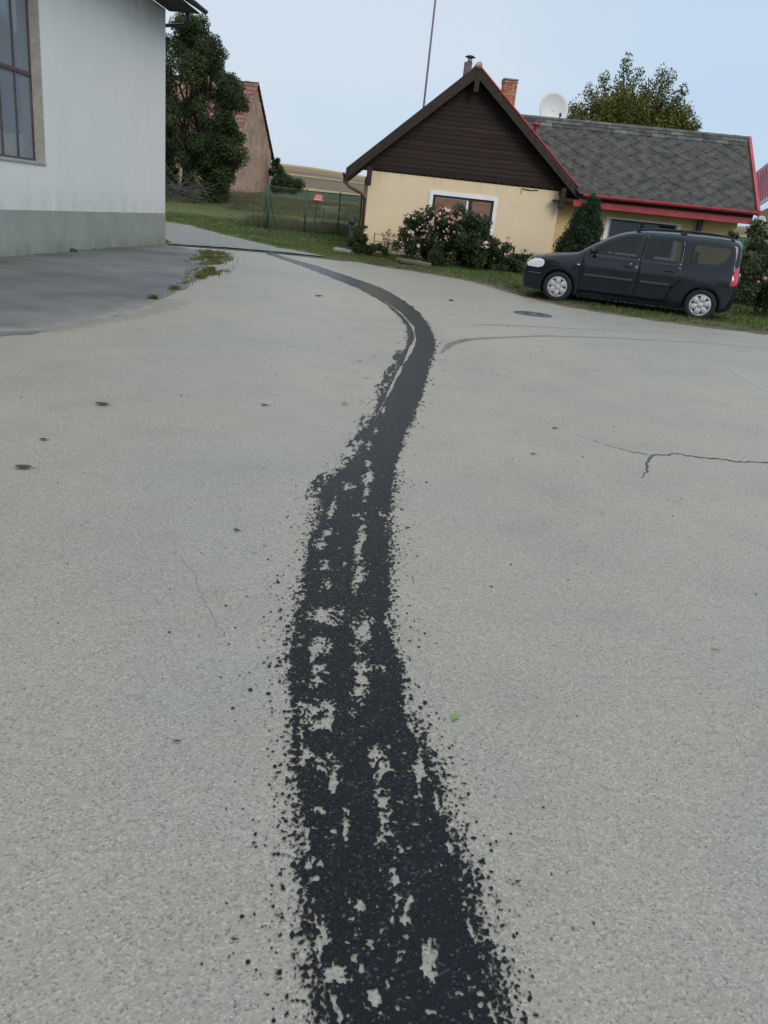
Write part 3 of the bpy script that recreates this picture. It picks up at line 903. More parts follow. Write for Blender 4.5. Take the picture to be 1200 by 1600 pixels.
# ------------------------------------------------------------------ foliage helpers
def leaf_cloud(centers, radii, n, size, flat=0.0, stretch=(1, 1, 1), up=0.0, pw=0.5):
    """n leaf quads scattered through clumps; returns V,F arrays"""
    centers = np.asarray(centers, float); radii = np.asarray(radii, float)
    pr = radii ** 2; pr = pr / pr.sum()
    k = rng.choice(len(centers), n, p=pr)
    d = rng.normal(size=(n, 3)); d /= np.linalg.norm(d, axis=1)[:, None]
    rr = rng.random(n) ** pw
    P = centers[k] + d * (radii[k] * rr)[:, None] * np.array(stretch)
    nrm = rng.normal(size=(n, 3)) + np.array([0, 0, up]) + d * 0.6
    nrm /= np.linalg.norm(nrm, axis=1)[:, None]
    a = np.cross(nrm, rng.normal(size=(n, 3))); a /= np.linalg.norm(a, axis=1)[:, None]
    b = np.cross(nrm, a)
    s = size * (0.6 + 0.8 * rng.random(n))[:, None]
    V = np.stack([P - a * s, P + b * s * 0.42 + nrm * s * 0.12, P + a * s, P - b * s * 0.42 + nrm * s * 0.12], 1).reshape(-1, 3)
    F = np.arange(4 * n).reshape(n, 4)
    return V, F

def clumps_in(env, n, r0, r1, shell=0.55):
    """clump centres inside an envelope of ellipsoids (cx,cy,cz,rx,ry,rz)"""
    C, Rr = [], []
    vol = np.array([e[3] * e[4] * e[5] for e in env]) ** (2 / 3)
    for i in range(n):
        e = env[rng.choice(len(env), p=vol / vol.sum())]
        d = rng.normal(size=3); d /= np.linalg.norm(d)
        q = shell + (1 - shell) * rng.random() if rng.random() < 0.8 else rng.random()
        C.append((e[0] + d[0] * e[3] * q, e[1] + d[1] * e[4] * q, e[2] + d[2] * e[5] * q))
        Rr.append(r0 + (r1 - r0) * rng.random())
    return C, Rr

def limb(mb, p, q, r0, r1, wob=0.06, n=6):
    p, q = Vector(p), Vector(q)
    L = (q - p).length
    pts = []
    for i in range(6):
        t = i / 5
        o = Vector((rng.normal(), rng.normal(), rng.normal() * 0.3)) * wob * L * (0 if i in (0,) else 1)
        pts.append(p.lerp(q, t) + o * 0.5)
    mb.tube(pts, [r0 + (r1 - r0) * i / 5 for i in range(6)], n)
    return pts

def tree(name, label, loc, env, nclump, nleaf, size, leaf, trunk_r, fork_z, nb=14, r0=0.5, r1=0.9, stretch=(1, 1, 1)):
    t = thing(name, label, 'tree', loc)
    C, Rr = clumps_in(env, nclump, r0, r1)
    V, F = leaf_cloud(C, Rr, nleaf, size, stretch=stretch)
    npmesh('crown', V, F, leaf, t)
    mb = MB()
    limb(mb, (0, 0, -0.2), (0.1, 0.1, fork_z), trunk_r, trunk_r * 0.75, 0.03, 10)
    for i in range(nb):
        c = C[rng.integers(len(C))]
        a = limb(mb, (0.1, 0.1, fork_z - 0.3 * rng.random()), c, trunk_r * 0.42, trunk_r * 0.08, 0.10)
        for j in range(2):
            c2 = C[rng.integers(len(C))]
            if (Vector(c2) - a[3]).length < 2.6:
                limb(mb, a[3], c2, trunk_r * 0.16, trunk_r * 0.05, 0.1, 5)
    mb.build('trunk', M_BARK, t, smooth=True)
    return t

# ------------------------------------------------------------------ trees
tz = Tz(-12.4, 47)
tree('broadleaf_tree', 'tall dark green tree between the white building and the brick barn', (-12.9, 47, tz),
     [(0.3, 0, 7.6, 1.5, 1.7, 1.35), (-0.6, 0.2, 6.2, 2.6, 2.2, 2.2), (1.6, -0.2, 4.9, 1.9, 1.8, 1.5), (0.2, 0, 3.2, 3.0, 2.2, 2.3), (1.55, 0.1, 2.5, 1.4, 1.6, 2.2), (2.6, 0, 4.4, 0.9, 1.0, 1.3), (2.3, 0, 5.9, 0.9, 0.9, 0.9), (1.45, 0, 6.9, 0.9, 0.8, 0.85), (2.3, 0, 2.6, 1.0, 1.2, 1.6), (0.4, 0, 8.3, 0.9, 0.9, 0.8)],
     190, 120000, 0.062, LF_DARK, 0.28, 1.6, nb=26, r0=0.30, r1=0.66)
tz = Tz(-14.6, 50)
tree('broadleaf_tree', 'second dark tree close behind the tall one, mostly hidden by the white building', (-17.4, 49, tz),
     [(0, 0, 6.0, 3.2, 3, 3.4), (1, 0, 3.2, 3.0, 2.5, 2.4)], 80, 24000, 0.10, LF_DARK, 0.3, 1.8, nb=16, r0=0.4, r1=0.9)
# olive tree behind the cottage wing: upright plumes
t = thing('maple_tree', 'broad olive green tree rising behind the slate roof', 'tree', (9.3, 40.0, Tz(9.3, 40)))
C, Rr = [], []
mb = MB()
limb(mb, (0, 0, -0.2), (0.0, 0, 2.0), 0.24, 0.2, 0.02, 10)
plumes = [(-2.55, 0.3, 5.75), (-2.0, -0.5, 6.45), (-1.35, 0.4, 7.1), (-0.85, 0, 7.75), (-0.3, -0.4, 7.2), (0.25, 0.3, 6.9), (0.6, -0.2, 7.45), (1.15, 0.2, 7.35), (1.7, -0.3, 6.8), (2.15, 0.2, 6.2), (2.5, -0.2, 5.6), (2.9, 0.1, 5.0), (-2.7, -0.1, 5.0), (3.15, 0.0, 4.6), (-2.2, 0.0, 5.2), (-1.6, 0.2, 6.0), (2.0, 0, 5.6), (-2.9, 0.2, 5.4), (2.7, 0.2, 4.4), (0.9, 0.4, 6.4), (-0.6, 0.5, 6.6), (0.0, 1.3, 6.5), (0.0, -1.3, 6.3), (1.6, 1.0, 6.1), (-1.5, -1.1, 6.0)]
for (x, y, z) in plumes:
    x = x * 1.06; z = z + 0.1
    pts = limb(mb, (0, 0, 1.8), (x, y, z), 0.09, 0.015, 0.05)
    for q in (0.30, 0.42, 0.54, 0.66, 0.78, 0.89, 0.97, 1.03):
        p = Vector((0, 0, 1.8)).lerp(Vector((x, y, z)), q)
        C.append((p.x + rng.normal() * 0.08, p.y + rng.normal() * 0.1, p.z)); Rr.append(0.95 * (1.08 - q) + 0.25)
C2, R2 = clumps_in([(0.0, 0, 5.6, 2.2, 1.3, 1.3), (0.0, 0, 4.9, 3.0, 1.5, 1.5), (-1.6, 0, 5.2, 1.3, 1.2, 1.2), (1.7, 0, 4.9, 1.5, 1.2, 1.3)], 70, 0.35, 0.7)
C += C2; Rr += R2
Vv, Ff = leaf_cloud(C, Rr, 120000, 0.065, stretch=(1, 1, 1.25))
npmesh('crown', Vv, Ff, LF_OLIVE, t)
mb.build('trunk', M_BARK, t, smooth=True)

def bush(name, label, loc, env, nclump, nleaf, size, leaf, r0, r1, cat='bush', stems=7, group=None, parent_scale=1, stemmat=None):
    t = thing(name, label, cat, loc, group=group)
    C, Rr = clumps_in(env, nclump, r0, r1, shell=0.4)
    V, F = leaf_cloud(C, Rr, nleaf, size)
    V[:, 2] = np.maximum(V[:, 2], 0.01 + 0.03 * rng.random(len(V)))
    npmesh('foliage', V, F, leaf, t)
    mb = MB()
    for i in range(stems):
        c = C[rng.integers(len(C))]
        limb(mb, (rng.normal() * 0.08, rng.normal() * 0.08, -0.03), c, 0.018, 0.006, 0.08, 5)
    mb.build('stem', stemmat or M_BARK, t)
    return t, C, Rr

bush('bush', 'dark overgrown bush at the foot of the tall dark tree', (-12.2, 46, Tz(-12.2, 46)), [(0, 0, 1.0, 2.0, 1.3, 1.3), (-2.4, 0.5, 1.2, 1.6, 1.2, 1.5)], 40, 14000, 0.07, LF_DARK, 0.25, 0.5)
bush('bush', 'dark slender sapling bush growing beside the right corner of the brick barn', (-11.15, 66.5, Tz(-11.15, 66.5)), [(0, 0, 1.5, 0.5, 0.6, 1.4), (0.45, 0, 0.9, 0.5, 0.5, 0.9), (0.1, 0, 2.6, 0.22, 0.22, 0.5)], 22, 4000, 0.10, LF_DARK, 0.2, 0.4)
bush('bush', 'low rounded green bush right of the brick barn, behind the wire fence', (-12.0, 78, Tz(-12.0, 78)), [(0, 0, 0.6, 1.4, 1.0, 0.8), (-0.8, 0, 0.8, 0.9, 0.8, 0.8)], 30, 6000, 0.10, LF_DARK, 0.3, 0.6)
# pile of cut branches
t = thing('brush_pile', 'heap of dry cut branches under the tall dark tree', 'branch pile', (-12.35, 44.2, Tz(-12.35, 44.2)))
for k in range(70):
    mb = MB()
    a = rng.normal() * 0.35 + (PI if rng.random() < 0.3 else 0)
    c = Vector((rng.normal() * 0.65, rng.normal() * 0.35, 0.15 + abs(rng.normal()) * 0.36))
    L = 0.5 + rng.random() * 0.8
    d = Vector((math.cos(a), math.sin(a) * 0.6, rng.normal() * 0.55)) * L
    mb.tube([c - d, c + Vector((0, 0, 0.08)), c + d + Vector((0, 0, -0.1))], [0.018, 0.013, 0.004], 4)
    mb.build('branch', M_TWIG, t)

# ------------------------------------------------------------------ grass
def blades(name, pts, zs, h, w_, m, kind='stuff', lean=0.35):
    n = len(pts)
    ang = rng.random(n) * 2 * PI
    hh = h * (0.5 + rng.random(n))
    dx, dy = np.cos(ang) * w_ / 2, np.sin(ang) * w_ / 2
    lx_, ly_ = rng.normal(size=n) * lean * hh, rng.normal(size=n) * lean * hh
    P = np.stack([pts[:, 0], pts[:, 1], zs], -1)
    V = np.stack([P + np.stack([dx, dy, 0 * dx], -1), P - np.stack([dx, dy, 0 * dx], -1), P + np.stack([lx_, ly_, hh], -1)], 1).reshape(-1, 3)
    o = npmesh(name, V, np.arange(3 * n).reshape(n, 3), m)
    return tag(o, kind=kind)
def scatter(n, x0, x1, y0, y1, cond):
    p = np.stack([x0 + (x1 - x0) * rng.random(n), y0 + (y1 - y0) * rng.random(n)], -1)
    return p[cond(p[:, 0], p[:, 1])]
def lawn_cond(x, y):
    s = road_sd(x, y)
    return (s > 0.02 + 0.75 * fbm(x * 2.2, y * 2.2, 3)) & ~inside(x, y, PATH) & (fbm(x * 1.3, y * 1.3, 3) > -0.22)
pt = scatter(150000, -15, 13, 15, 36, lawn_cond)
g_ = blades('grass', pt, ground_z(pt[:, 0], pt[:, 1]) - 0.005, 0.055, 0.022, LF_GRASS)
g_['label'] = 'short green lawn and verge grass'; g_['category'] = 'grass'
pt = scatter(16000, -7, 2.5, 33.2, 37, lambda x, y: fbm(x * 1.5, y * 1.5, 3) > -0.1)
pt2 = scatter(30000, -19, -2, 42, 60, lambda x, y: fbm(x * 0.6, y * 0.6, 3) > -0.05)
pt = np.concatenate([pt, pt2])
g_ = blades('dry_grass', pt, ground_z(pt[:, 0], pt[:, 1]) - 0.01, 0.26, 0.03, LF_STRAW, lean=0.25)
g_['label'] = 'tall dry grass behind the fence and below the barn'; g_['category'] = 'grass'
# weeds along the joint of the patch
WE = [(-4.95, 20.6, 0.30, 1.0), (-4.62, 19.3, 0.26, 0.9), (-4.35, 18.2, 0.15, 0.6), (-3.95, 16.6, 0.20, 0.8), (-3.84, 15.6, 0.17, 0.6), (-3.74, 14.6, 0.10, 0.4), (-3.64, 13.5, 0.07, 0.3), (-3.56, 12.5, 0.05, 0.2), (-3.46, 11.1, 0.05, 0.10), (-5.3, 21.6, 0.2, 0.3)]
pp = []
for cx, cy, a, b in WE:
    n = int(15000 * a * b) + 60
    r = np.abs(rng.normal(size=n)) * 0.62; th = rng.random(n) * 2 * PI
    pp.append(np.stack([cx + r * np.cos(th) * a * (1 + 0.3 * np.sin(3 * th + cx)), cy + r * np.sin(th) * b], -1))
pt = np.concatenate(pp)
pt = pt[(fbm(pt[:, 0] * 5, pt[:, 1] * 1.6, 3) > -0.09)]
g_ = blades('weeds', pt, np.full(len(pt), 0.004), 0.05, 0.022, LF_WEED, lean=0.6)
g_['label'] = 'yellow green weeds growing from the joint in the asphalt'; g_['category'] = 'weeds'
pt = scatter(3500, -7.35, -6.6, 8, 23.6, lambda x, y: (np.abs(x - (-6.80 - (23.05 - y) * 0.0506)) < 0.05) & (fbm(x * 3, y * 1.2, 3) > 0.02))
g_ = blades('wall_moss', pt, np.full(len(pt), 0.004), 0.03, 0.02, LF_GRASS, lean=0.6)
g_['label'] = 'sparse moss and grass along the foot of the white building'; g_['category'] = 'moss'

# ------------------------------------------------------------------ left building
def wall_holes(mb, u0, u1, z0, z1, v0, v1, holes):
    """wall slab in the u-z plane, thickness v0..v1, with rectangular openings, cut in vertical strips that butt"""
    us = sorted({u0, u1, *[h[0] for h in holes], *[h[1] for h in holes]})
    for a, b in zip(us[:-1], us[1:]):
        zs = [(z0, z1)]
        for h in holes:
            if h[0] <= a + 1e-6 and h[1] >= b - 1e-6:
                nz = []
                for p, q in zs:
                    if h[2] > p: nz.append((p, min(q, h[2])))
                    if h[3] < q: nz.append((max(p, h[3]), q))
                zs = nz
        for p, q in zs:
            mb.box((a, v0, p), (b, v1, q))
    return mb

th = math.atan2(14.55 - 23.05, -7.28 + 6.85)     # u runs from the far corner towards the viewer
LB = thing('white_building', 'white rendered building with grey green plinth on the left', 'building', (-6.85, 23.05, 0), th)
# local: u along wall; v: positive v is to the left of u => towards the yard? check sign
ux, uy = math.cos(th), math.sin(th)
VS = 1 if (-uy * 1 + 0) > 0 else -1      # +v = (-sin, cos); yard lies towards +x
def lbbox(mb, u0, u1, v0, v1, z0, z1):
    a, b = sorted((v0 * VS, v1 * VS))
    mb.box((u0, a, z0), (u1, b, z1)); return mb
WN = (6.66, 10.4, 1.65, 4.75)
mb = MB(); a, b = sorted((0, -0.35 * VS))
wall_holes(mb, 0, 19, 0.8, 5.66, a, b, [WN])
mb.build('wall', M_RENDER, LB)
mb = MB(); lbbox(mb, 0.0, 19, -0.35, 0.012, -0.15, 0.80); mb.build('plinth', M_PLINTH, LB)
mb = MB(); lbbox(mb, 0, 0.3, -9, -0.353, -0.15, 5.66); lbbox(mb, 18.7, 19, -9, -0.353, -0.15, 5.66); lbbox(mb, 0.3, 18.7, -9, -8.7, -0.15, 5.66)
mb.build('rear_wall', M_RENDER, LB)
mb = MB()       # reveal lining
lbbox(mb, WN[0] - 0.0, WN[0] + 0.03, -0.34, 0.004, WN[2], WN[3])
lbbox(mb, WN[0] + 0.03, WN[1], -0.34, 0.03, WN[2] - 0.03, WN[2] + 0.02)
mb.build('reveal', M_REVEAL, LB)
wf = thing('w', 'x', 'x'); bpy.data.objects.remove(wf)
mb = MB()
lbbox(mb, WN[0] + 0.03, WN[0] + 0.08, -0.24, -0.18, WN[2] + 0.02, WN[3]); lbbox(mb, WN[1] - 0.05, WN[1], -0.24, -0.18, WN[2] + 0.02, WN[3])
lbbox(mb, WN[0] + 0.08, WN[1] - 0.05, -0.24, -0.18, WN[2] + 0.02, WN[2] + 0.06); lbbox(mb, WN[0] + 0.08, WN[1] - 0.05, -0.24, -0.18, WN[3] - 0.05, WN[3])
wframe = mb.build('window_frame', M_STEEL, LB)
bars = [WN[0] + 0.62 + 0.53 * k for k in range(6)]
for u in bars:
    mb = MB(); lbbox(mb, u, u + 0.035, -0.235, -0.175, WN[2] + 0.06, WN[3] - 0.05); mb.build('glazing_bar', M_STEEL, wframe)
mb = MB(); lbbox(mb, WN[0] + 0.08, WN[1] - 0.05, -0.24, -0.165, 3.12, 3.18); mb.build('transom', M_STEEL, wframe)
us = [WN[0] + 0.08] + [x for u in bars for x in (u, u + 0.035)] + [WN[1] - 0.05]
for i in range(0, len(us), 2):
    for z0, z1 in ((WN[2] + 0.06, 3.12), (3.18, WN[3] - 0.05)):
        mb = MB(); lbbox(mb, us[i] + 0.001, us[i + 1] - 0.001, -0.208, -0.202, z0, z1); mb.build('pane', M_SIDEGLASS, wframe)
mb = MB()
vs, fs = [], []
for k in range(61):
    u = WN[0] + 0.55 + 3.2 * k / 60
    for z in (WN[2] + 0.02, 2.72):
        vs.append((u, (-0.30 + 0.02 * math.sin(k * 1.3)) * VS, z))
    if k: fs.append((2 * k - 2, 2 * k, 2 * k + 1, 2 * k - 1))
mb.add(vs, fs).build('curtain', M_CURTAIN, LB)
mb = MB(); lbbox(mb, 0.35, 18.6, -2.6, -2.5, 0, 5.4); mb.build('inner_wall', mat('dim_inner_wall', (0.12, 0.16, 0.17), rough=0.9), LB)
# paper cut-outs stuck inside the glass
for (u, z, r, c) in ((7.62, 2.98, 0.12, (0.55, 0.42, 0.03)), (7.62, 3.0, 0.06, (0.5, 0.12, 0.05)), (7.66, 2.74, 0.10, (0.50, 0.45, 0.04)), (7.82, 2.86, 0.08, (0.08, 0.32, 0.10))):
    mb = MB(); n = 12
    a0 = (-0.215 - 0.004 * (r < 0.07)) * VS
    mb.poly([(u + r * math.cos(2 * PI * k / n), a0, z + r * 0.9 * math.sin(2 * PI * k / n)) for k in range(n)], 0.002, (0, -VS, 0))
    mb.build('paper_decoration', mat('paper', c, rough=0.8), LB)
# roof, soffit and gutter
mb = MB()
rp = [(-0.25, 0.85 * VS, 5.72), (19.3, 0.85 * VS, 5.72), (19.3, -4.6 * VS, 8.4), (-0.25, -4.6 * VS, 8.4)]
mb.poly(rp, 0.12, (0, 0, 1))
rp = [(-0.25, -10.0 * VS, 5.72), (19.3, -10.0 * VS, 5.72), (19.3, -4.6 * VS, 8.4), (-0.25, -4.6 * VS, 8.4)]
mb.poly(rp, 0.12, (0, 0, 1)); mb.build('roof', mat('dark_roof_sheet', (0.06, 0.065, 0.065), rough=0.7), LB)
for k in range(8):
    mb = MB(); lbbox(mb, -0.25 , 19.3, 0.012 + k * 0.1, 0.108 + k * 0.1, 5.665 - 0.0 * k, 5.69); mb.build('soffit_board', M_SOFFIT, LB)
mb = MB(); prof = [(0.075 * math.cos(t), 0.075 * math.sin(t)) for t in np.linspace(PI, 2 * PI, 9)]
vs, fs = [], []
for i, u in enumerate((-0.3, 19.3)):
    for (a, b) in prof: vs.append((u, (0.93 + a) * VS, 5.76 + b))
for j in range(8): fs.append((j, j + 1, 9 + j + 1, 9 + j))
mb.add(vs, fs); mb.add([vs[j] for j in range(9)], [tuple(range(9))])
o = mb.build('gutter', M_GREENGUTTER, LB)
md = o.modifiers.new('s', 'SOLIDIFY'); md.thickness = 0.006
MB().tube([(-0.22, 0.50 * VS, 5.72), (-0.22, 0.50 * VS, 5.50), (-0.28, 0.40 * VS, 5.40), (-0.32, -0.25 * VS, 5.34), (-0.32, -0.4 * VS, 5.2), (-0.32, -0.4 * VS, 0.05)], 0.045, 10).build('downpipe', M_GREENGUTTER, LB, smooth=True)
st = MB(); st.lathe([(0.0, 0), (0.07, 0.0), (0.085, 0.03), (0.05, 0.07), (0.0, 0.08)], 9)
o = st.build('stone', mat('dark_stone', (0.04, 0.042, 0.042), rough=0.9), smooth=True); o.location = (-7.08, 17.3, 0.0); o.scale = (1.2, 0.8, 0.9)
tag(o, 'small dark stone lying at the foot of the white building', 'stone')

# ------------------------------------------------------------------ barn
A = Vector((-13.0, 60.0)); B = Vector((-11.80, 67.9))
gd = (B - A).normalized(); GW = (B - A).length
bth = math.atan2(gd.y, gd.x)
BN = thing('brick_barn', 'old brick barn with steep gable and red tiled roof', 'barn', (A.x, A.y, 0), bth)
# local u along gable (0..GW), v to the left (= away from the cottage side)
EZ, AZ, BL = 4.75, 9.1, 16
mbk = bpy.data.materials.new('old_barn_brick'); mbk.use_nodes = True
n, l = mbk.node_tree.nodes, mbk.node_tree.links
b_ = n['Principled BSDF']; b_.inputs['Roughness'].default_value = 0.95
tcn = n.new('ShaderNodeTexCoord'); mpn = n.new('ShaderNodeMapping'); mpn.inputs['Rotation'].default_value = (PI / 2, 0, 0)
l.new(tcn.outputs['Object'], mpn.inputs['Vector'])
bt = n.new('ShaderNodeTexBrick'); bt.inputs['Scale'].default_value = 1.0
bt.inputs['Brick Width'].default_value = 0.30; bt.inputs['Row Height'].default_value = 0.16; bt.inputs['Mortar Size'].default_value = 0.014
bt.inputs['Color1'].default_value = (0.42, 0.265, 0.17, 1); bt.inputs['Color2'].default_value = (0.28, 0.165, 0.11, 1); bt.inputs['Mortar'].default_value = (0.31, 0.26, 0.21, 1)
bt.inputs['Bias'].default_value = -0.1
l.new(mpn.outputs['Vector'], bt.inputs['Vector'])
t_ = n.new('ShaderNodeTexNoise'); t_.inputs['Scale'].default_value = 1.1; t_.inputs['Detail'].default_value = 6
l.new(tcn.outputs['Object'], t_.inputs['Vector'])
cc = ramp(n, l, t_.outputs['Fac'], [(0.3, (0.70, 0.68, 0.68)), (0.7, (1.25, 1.2, 1.15))])
xx = n.new('ShaderNodeMixRGB'); xx.blend_type = 'MULTIPLY'; xx.inputs[0].default_value = 1
l.new(bt.outputs['Color'], xx.inputs[1]); l.new(cc, xx.inputs[2]); l.new(xx.outputs['Color'], b_.inputs['Base Color'])
bpn = n.new('ShaderNodeBump'); bpn.inputs['Distance'].default_value = 0.02; l.new(bt.outputs['Fac'], bpn.inputs['Height']); bpn.invert = True
l.new(bpn.outputs['Normal'], b_.inputs['Normal']); bpn.inputs['Strength'].default_value = 0.35
mb = MB()
mb.poly([(0, 0, 1.0), (GW, 0, 1.0), (GW, 0, EZ), (GW / 2, 0, AZ), (0, 0, EZ)], 0.4, (0, 1, 0))
mb.poly([(0, BL, 1.0), (GW, BL, 1.0), (GW, BL, EZ), (GW / 2, BL, AZ), (0, BL, EZ)], 0.4, (0, 1, 0))
mb.box((0, 0.4, 1.0), (0.4, BL, EZ)); mb.box((GW - 0.4, 0.4, 1.0), (GW, BL, EZ))
mb.build('wall', mbk, BN)
for side in (0, 1):
    mb = MB()
    nc = 16
    for c in range(nc):
        t0, t1 = c / nc, (c + 1) / nc + 0.015
        f = lambda t: ((-0.35 + (GW / 2 + 0.35) * t) if side == 0 else (GW + 0.35 - (GW / 2 + 0.35) * t), EZ - 0.38 + (AZ - EZ + 0.38) * t)
        (ua, za), (ub, zb) = f(t0), f(t1)
        for q in range(0, 48):
            v0 = -0.18 + q * 0.345; wv = 0.33
            j = rng.normal() * 0.008
            mb.hexa([(ua, v0, za + 0.05 + j), (ua, v0 + wv, za + 0.05 + j), (ub, v0 + wv, zb + 0.01 + j), (ub, v0, zb + 0.01 + j),
                     (ua, v0, za + 0.13 + j), (ua, v0 + wv, za + 0.13 + j), (ub, v0 + wv, zb + 0.04 + j), (ub, v0, zb + 0.04 + j)])
    o = mb.build('roof_tiles', mat('old_clay_tile', (0.19, 0.095, 0.068), rough=0.85, var=0.3, scale=2, island=0.3), BN); o['kind'] = 'stuff'
    mb = MB()
    e = -0.33 if side == 0 else GW + 0.33
    mb.poly([(e, -0.15, EZ - 0.37), (e, BL + 0.3, EZ - 0.37), (GW / 2, BL + 0.3, AZ + 0.02), (GW / 2, -0.15, AZ + 0.02)], 0.03, (0, 0, 1))
    mb.build('roof_decking', M_BARGE, BN)

# ------------------------------------------------------------------ cottage
CT = thing('cottage', 'cream cottage with dark boarded gable and a slate roofed side wing', 'house', (-1.62, 27.5, 0), R(4.5))
W1, EH = 6.25, 2.68
UA, ZA = 3.02, 5.74
ULe, ZLe, URe, ZRe = -0.72, 2.44, 6.88, 2.46
HOLE = (2.12, 4.12, 0.86, 2.12)
mb = MB(); wall_holes(mb, 0, W1, -0.2, 2.62, 0, 0.3, [HOLE]); mb.build('front_wall', M_CREAM, CT)
mb = MB(); mb.box((0, 0.3, -0.2), (0.3, 8, 2.62)); mb.box((W1 - 0.3, 0.3, -0.2), (W1, 8, 2.62)); mb.box((0.3, 7.7, -0.2), (W1 - 0.3, 8, 2.62)); mb.build('side_wall', M_CREAM, CT)
def slopeL(u): return ZLe + (ZA - ZLe) * (u - ULe) / (UA - ULe)
def slopeR(u): return ZRe + (ZA - ZRe) * (URe - u) / (URe - UA)
# gable backing and boards
mb = MB(); zb = 2.62
uL = ULe + (zb + 0.10 - ZLe) / (ZA - ZLe) * (UA - ULe); uR = URe - (zb + 0.10 - ZRe) / (ZA - ZRe) * (URe - UA)
mb.poly([(uL, 0.02, zb), (uR, 0.02, zb), (UA, 0.02, ZA - 0.12)], 0.2, (0, 1, 0)); mb.build('gable_backing', M_BARGE, CT)
bh = 0.135; k = 0; z = 2.70
while z < ZA - 0.2:
    z1 = min(z + bh - 0.006, ZA - 0.14)
    def lim(zz):
        zz = zz + 0.09
        return ULe + (zz - ZLe) / (ZA - ZLe) * (UA - ULe), URe - (zz - ZRe) / (ZA - ZRe) * (URe - UA)
    a0, b0 = lim(z); a1, b1 = lim(z1)
    a0, b0 = max(a0, -0.03), min(b0, W1 + 0.03); a1 = max(a1, a0); b1 = min(b1, b0)
    j = rng.normal() * 0.002
    mb = MB(); mb.hexa([(a0, -0.028 + j, z), (b0, -0.028 + j, z), (b0, 0.018, z), (a0, 0.018, z), (a1, -0.010 + j, z1), (b1, -0.010 + j, z1), (b1, 0.018, z1), (a1, 0.018, z1)])
    mb.build('board', M_DARKWOOD, CT)
    z += bh
pts = [(-0.03, -0.045, 2.80), ]
top = [(W1 + 0.03, -0.045, 2.80)]
ns = 25; sw_ = (W1 + 0.06) / ns
low = []
for s in range(ns):
    for t in np.linspace(0, 1, 6)[:-1]:
        low.append((-0.03 + sw_ * (s + t), -0.045, 2.70 - 0.055 * math.sin(PI * t)))
low.append((W1 + 0.03, -0.045, 2.70))
MB().poly([pts[0]] + low + top, 0.016, (0, 1, 0)).build('scalloped_trim', M_DARKWOOD, CT)
# roof slabs of the main part
V0, V1 = -0.42, 8.3
def slab(mb, ua, za, ub, zb, v0, v1, t=0.10, off=0.0):
    d = Vector((ub - ua, 0, zb - za)).normalized(); nrm = Vector((-d.z, 0, d.x))
    if nrm.z < 0: nrm = -nrm
    p = [Vector((ua, v0, za)) + nrm * off, Vector((ub, v0, zb)) + nrm * off, Vector((ub, v1, zb)) + nrm * off, Vector((ua, v1, za)) + nrm * off]
    mb.hexa([*p, *[q + nrm * t for q in p]]); return mb
M_RTILE = mat('red_brown_roof_tile', (0.19, 0.045, 0.04), rough=0.7, var=0.25, scale=3, rand=0.1)
mb = MB(); slab(mb, ULe, ZLe, UA, ZA, V0 + 0.04, V1, 0.06, -0.02); mb.build('roof_deck', M_BARGE, CT)
mb = MB(); slab(mb, URe, ZRe, UA, ZA, V0 + 0.04, V1, 0.06, -0.02); mb.build('roof_deck', M_BARGE, CT)
for sgn, ue, ze in ((0, ULe, ZLe), (1, URe, ZRe)):
    nc = 13
    for c in range(nc):
        t0, t1 = c / nc, (c + 1) / nc + 0.012
        ua, za = ue + (UA - ue) * t0, ze + (ZA - ze) * t0
        ub, zb_ = ue + (UA - ue) * min(t1, 1), ze + (ZA - ze) * min(t1, 1)
        mb = MB(); mb.hexa([(ua, V0, za + 0.055), (ub, V0, zb_ + 0.055), (ub, V1, zb_ + 0.055), (ua, V1, za + 0.055), (ua, V0, za + 0.115), (ub, V0, zb_ + 0.085), (ub, V1, zb_ + 0.085), (ua, V1, za + 0.115)])
        mb.build('tile_course', M_RTILE, CT)
# barge boards with red metal capping
for ue, ze in ((ULe, ZLe), (URe, ZRe)):
    mb = MB()
    e = -0.02 if ue < UA else 0.02
    mb.poly([(ue + e, V0 - 0.03, ze - 0.18), (UA, V0 - 0.03, ZA - 0.22), (UA, V0 - 0.03, ZA + (0.16 if ue < UA else 0.05)), (ue + e, V0 - 0.03, ze + (0.16 if ue < UA else 0.06))], 0.032, (0, 1, 0))
    mb.build('barge_board', M_BARGE, CT)
    if ue < UA: continue
    mb = MB()
    mb.hexa([(ue + e * 3, V0 - 0.05, ze + 0.10), (UA, V0 - 0.05, ZA + 0.10), (UA, V0 + 0.10, ZA + 0.10), (ue + e * 3, V0 + 0.10, ze + 0.10),
             (ue + e * 3, V0 - 0.05, ze + 0.145), (UA, V0 - 0.05, ZA + 0.145), (UA, V0 + 0.10, ZA + 0.145), (ue + e * 3, V0 + 0.10, ze + 0.145)])
    mb.build('verge_capping', M_RED if ue > UA else M_BARGE, CT)
# purlins with hanging brackets
for u, ztop, zbot in ((0.0, 2.72, 2.16), (W1 + 0.0, 2.72, 2.10)):
    mb = MB(); mb.box((u - 0.08, V0 + 0.01, zbot), (u + 0.08, V0 + 0.17, ztop)); mb.build('bracket_post', M_BARGE, CT, bevel=0.01)
    mb = MB(); mb.box((u - 0.07, V0 + 0.17, 2.48), (u + 0.07, -0.03, 2.62)); mb.build('purlin_end', M_BARGE, CT)
mb = MB(); mb.box((UA - 0.08, V0 - 0.045, ZA - 0.62), (UA + 0.08, V0 + 0.08, ZA - 0.02)); mb.build('king_post', M_BARGE, CT, bevel=0.015)
mb = MB()
mb.tube([(UA, V0 - 0.06, ZA + 0.10), (UA, V1, ZA + 0.10)], 0.10, 12); mb.build('ridge_cap', mat('ridge_tile', (0.30, 0.17, 0.12), rough=0.7, var=0.3), CT, smooth=True)
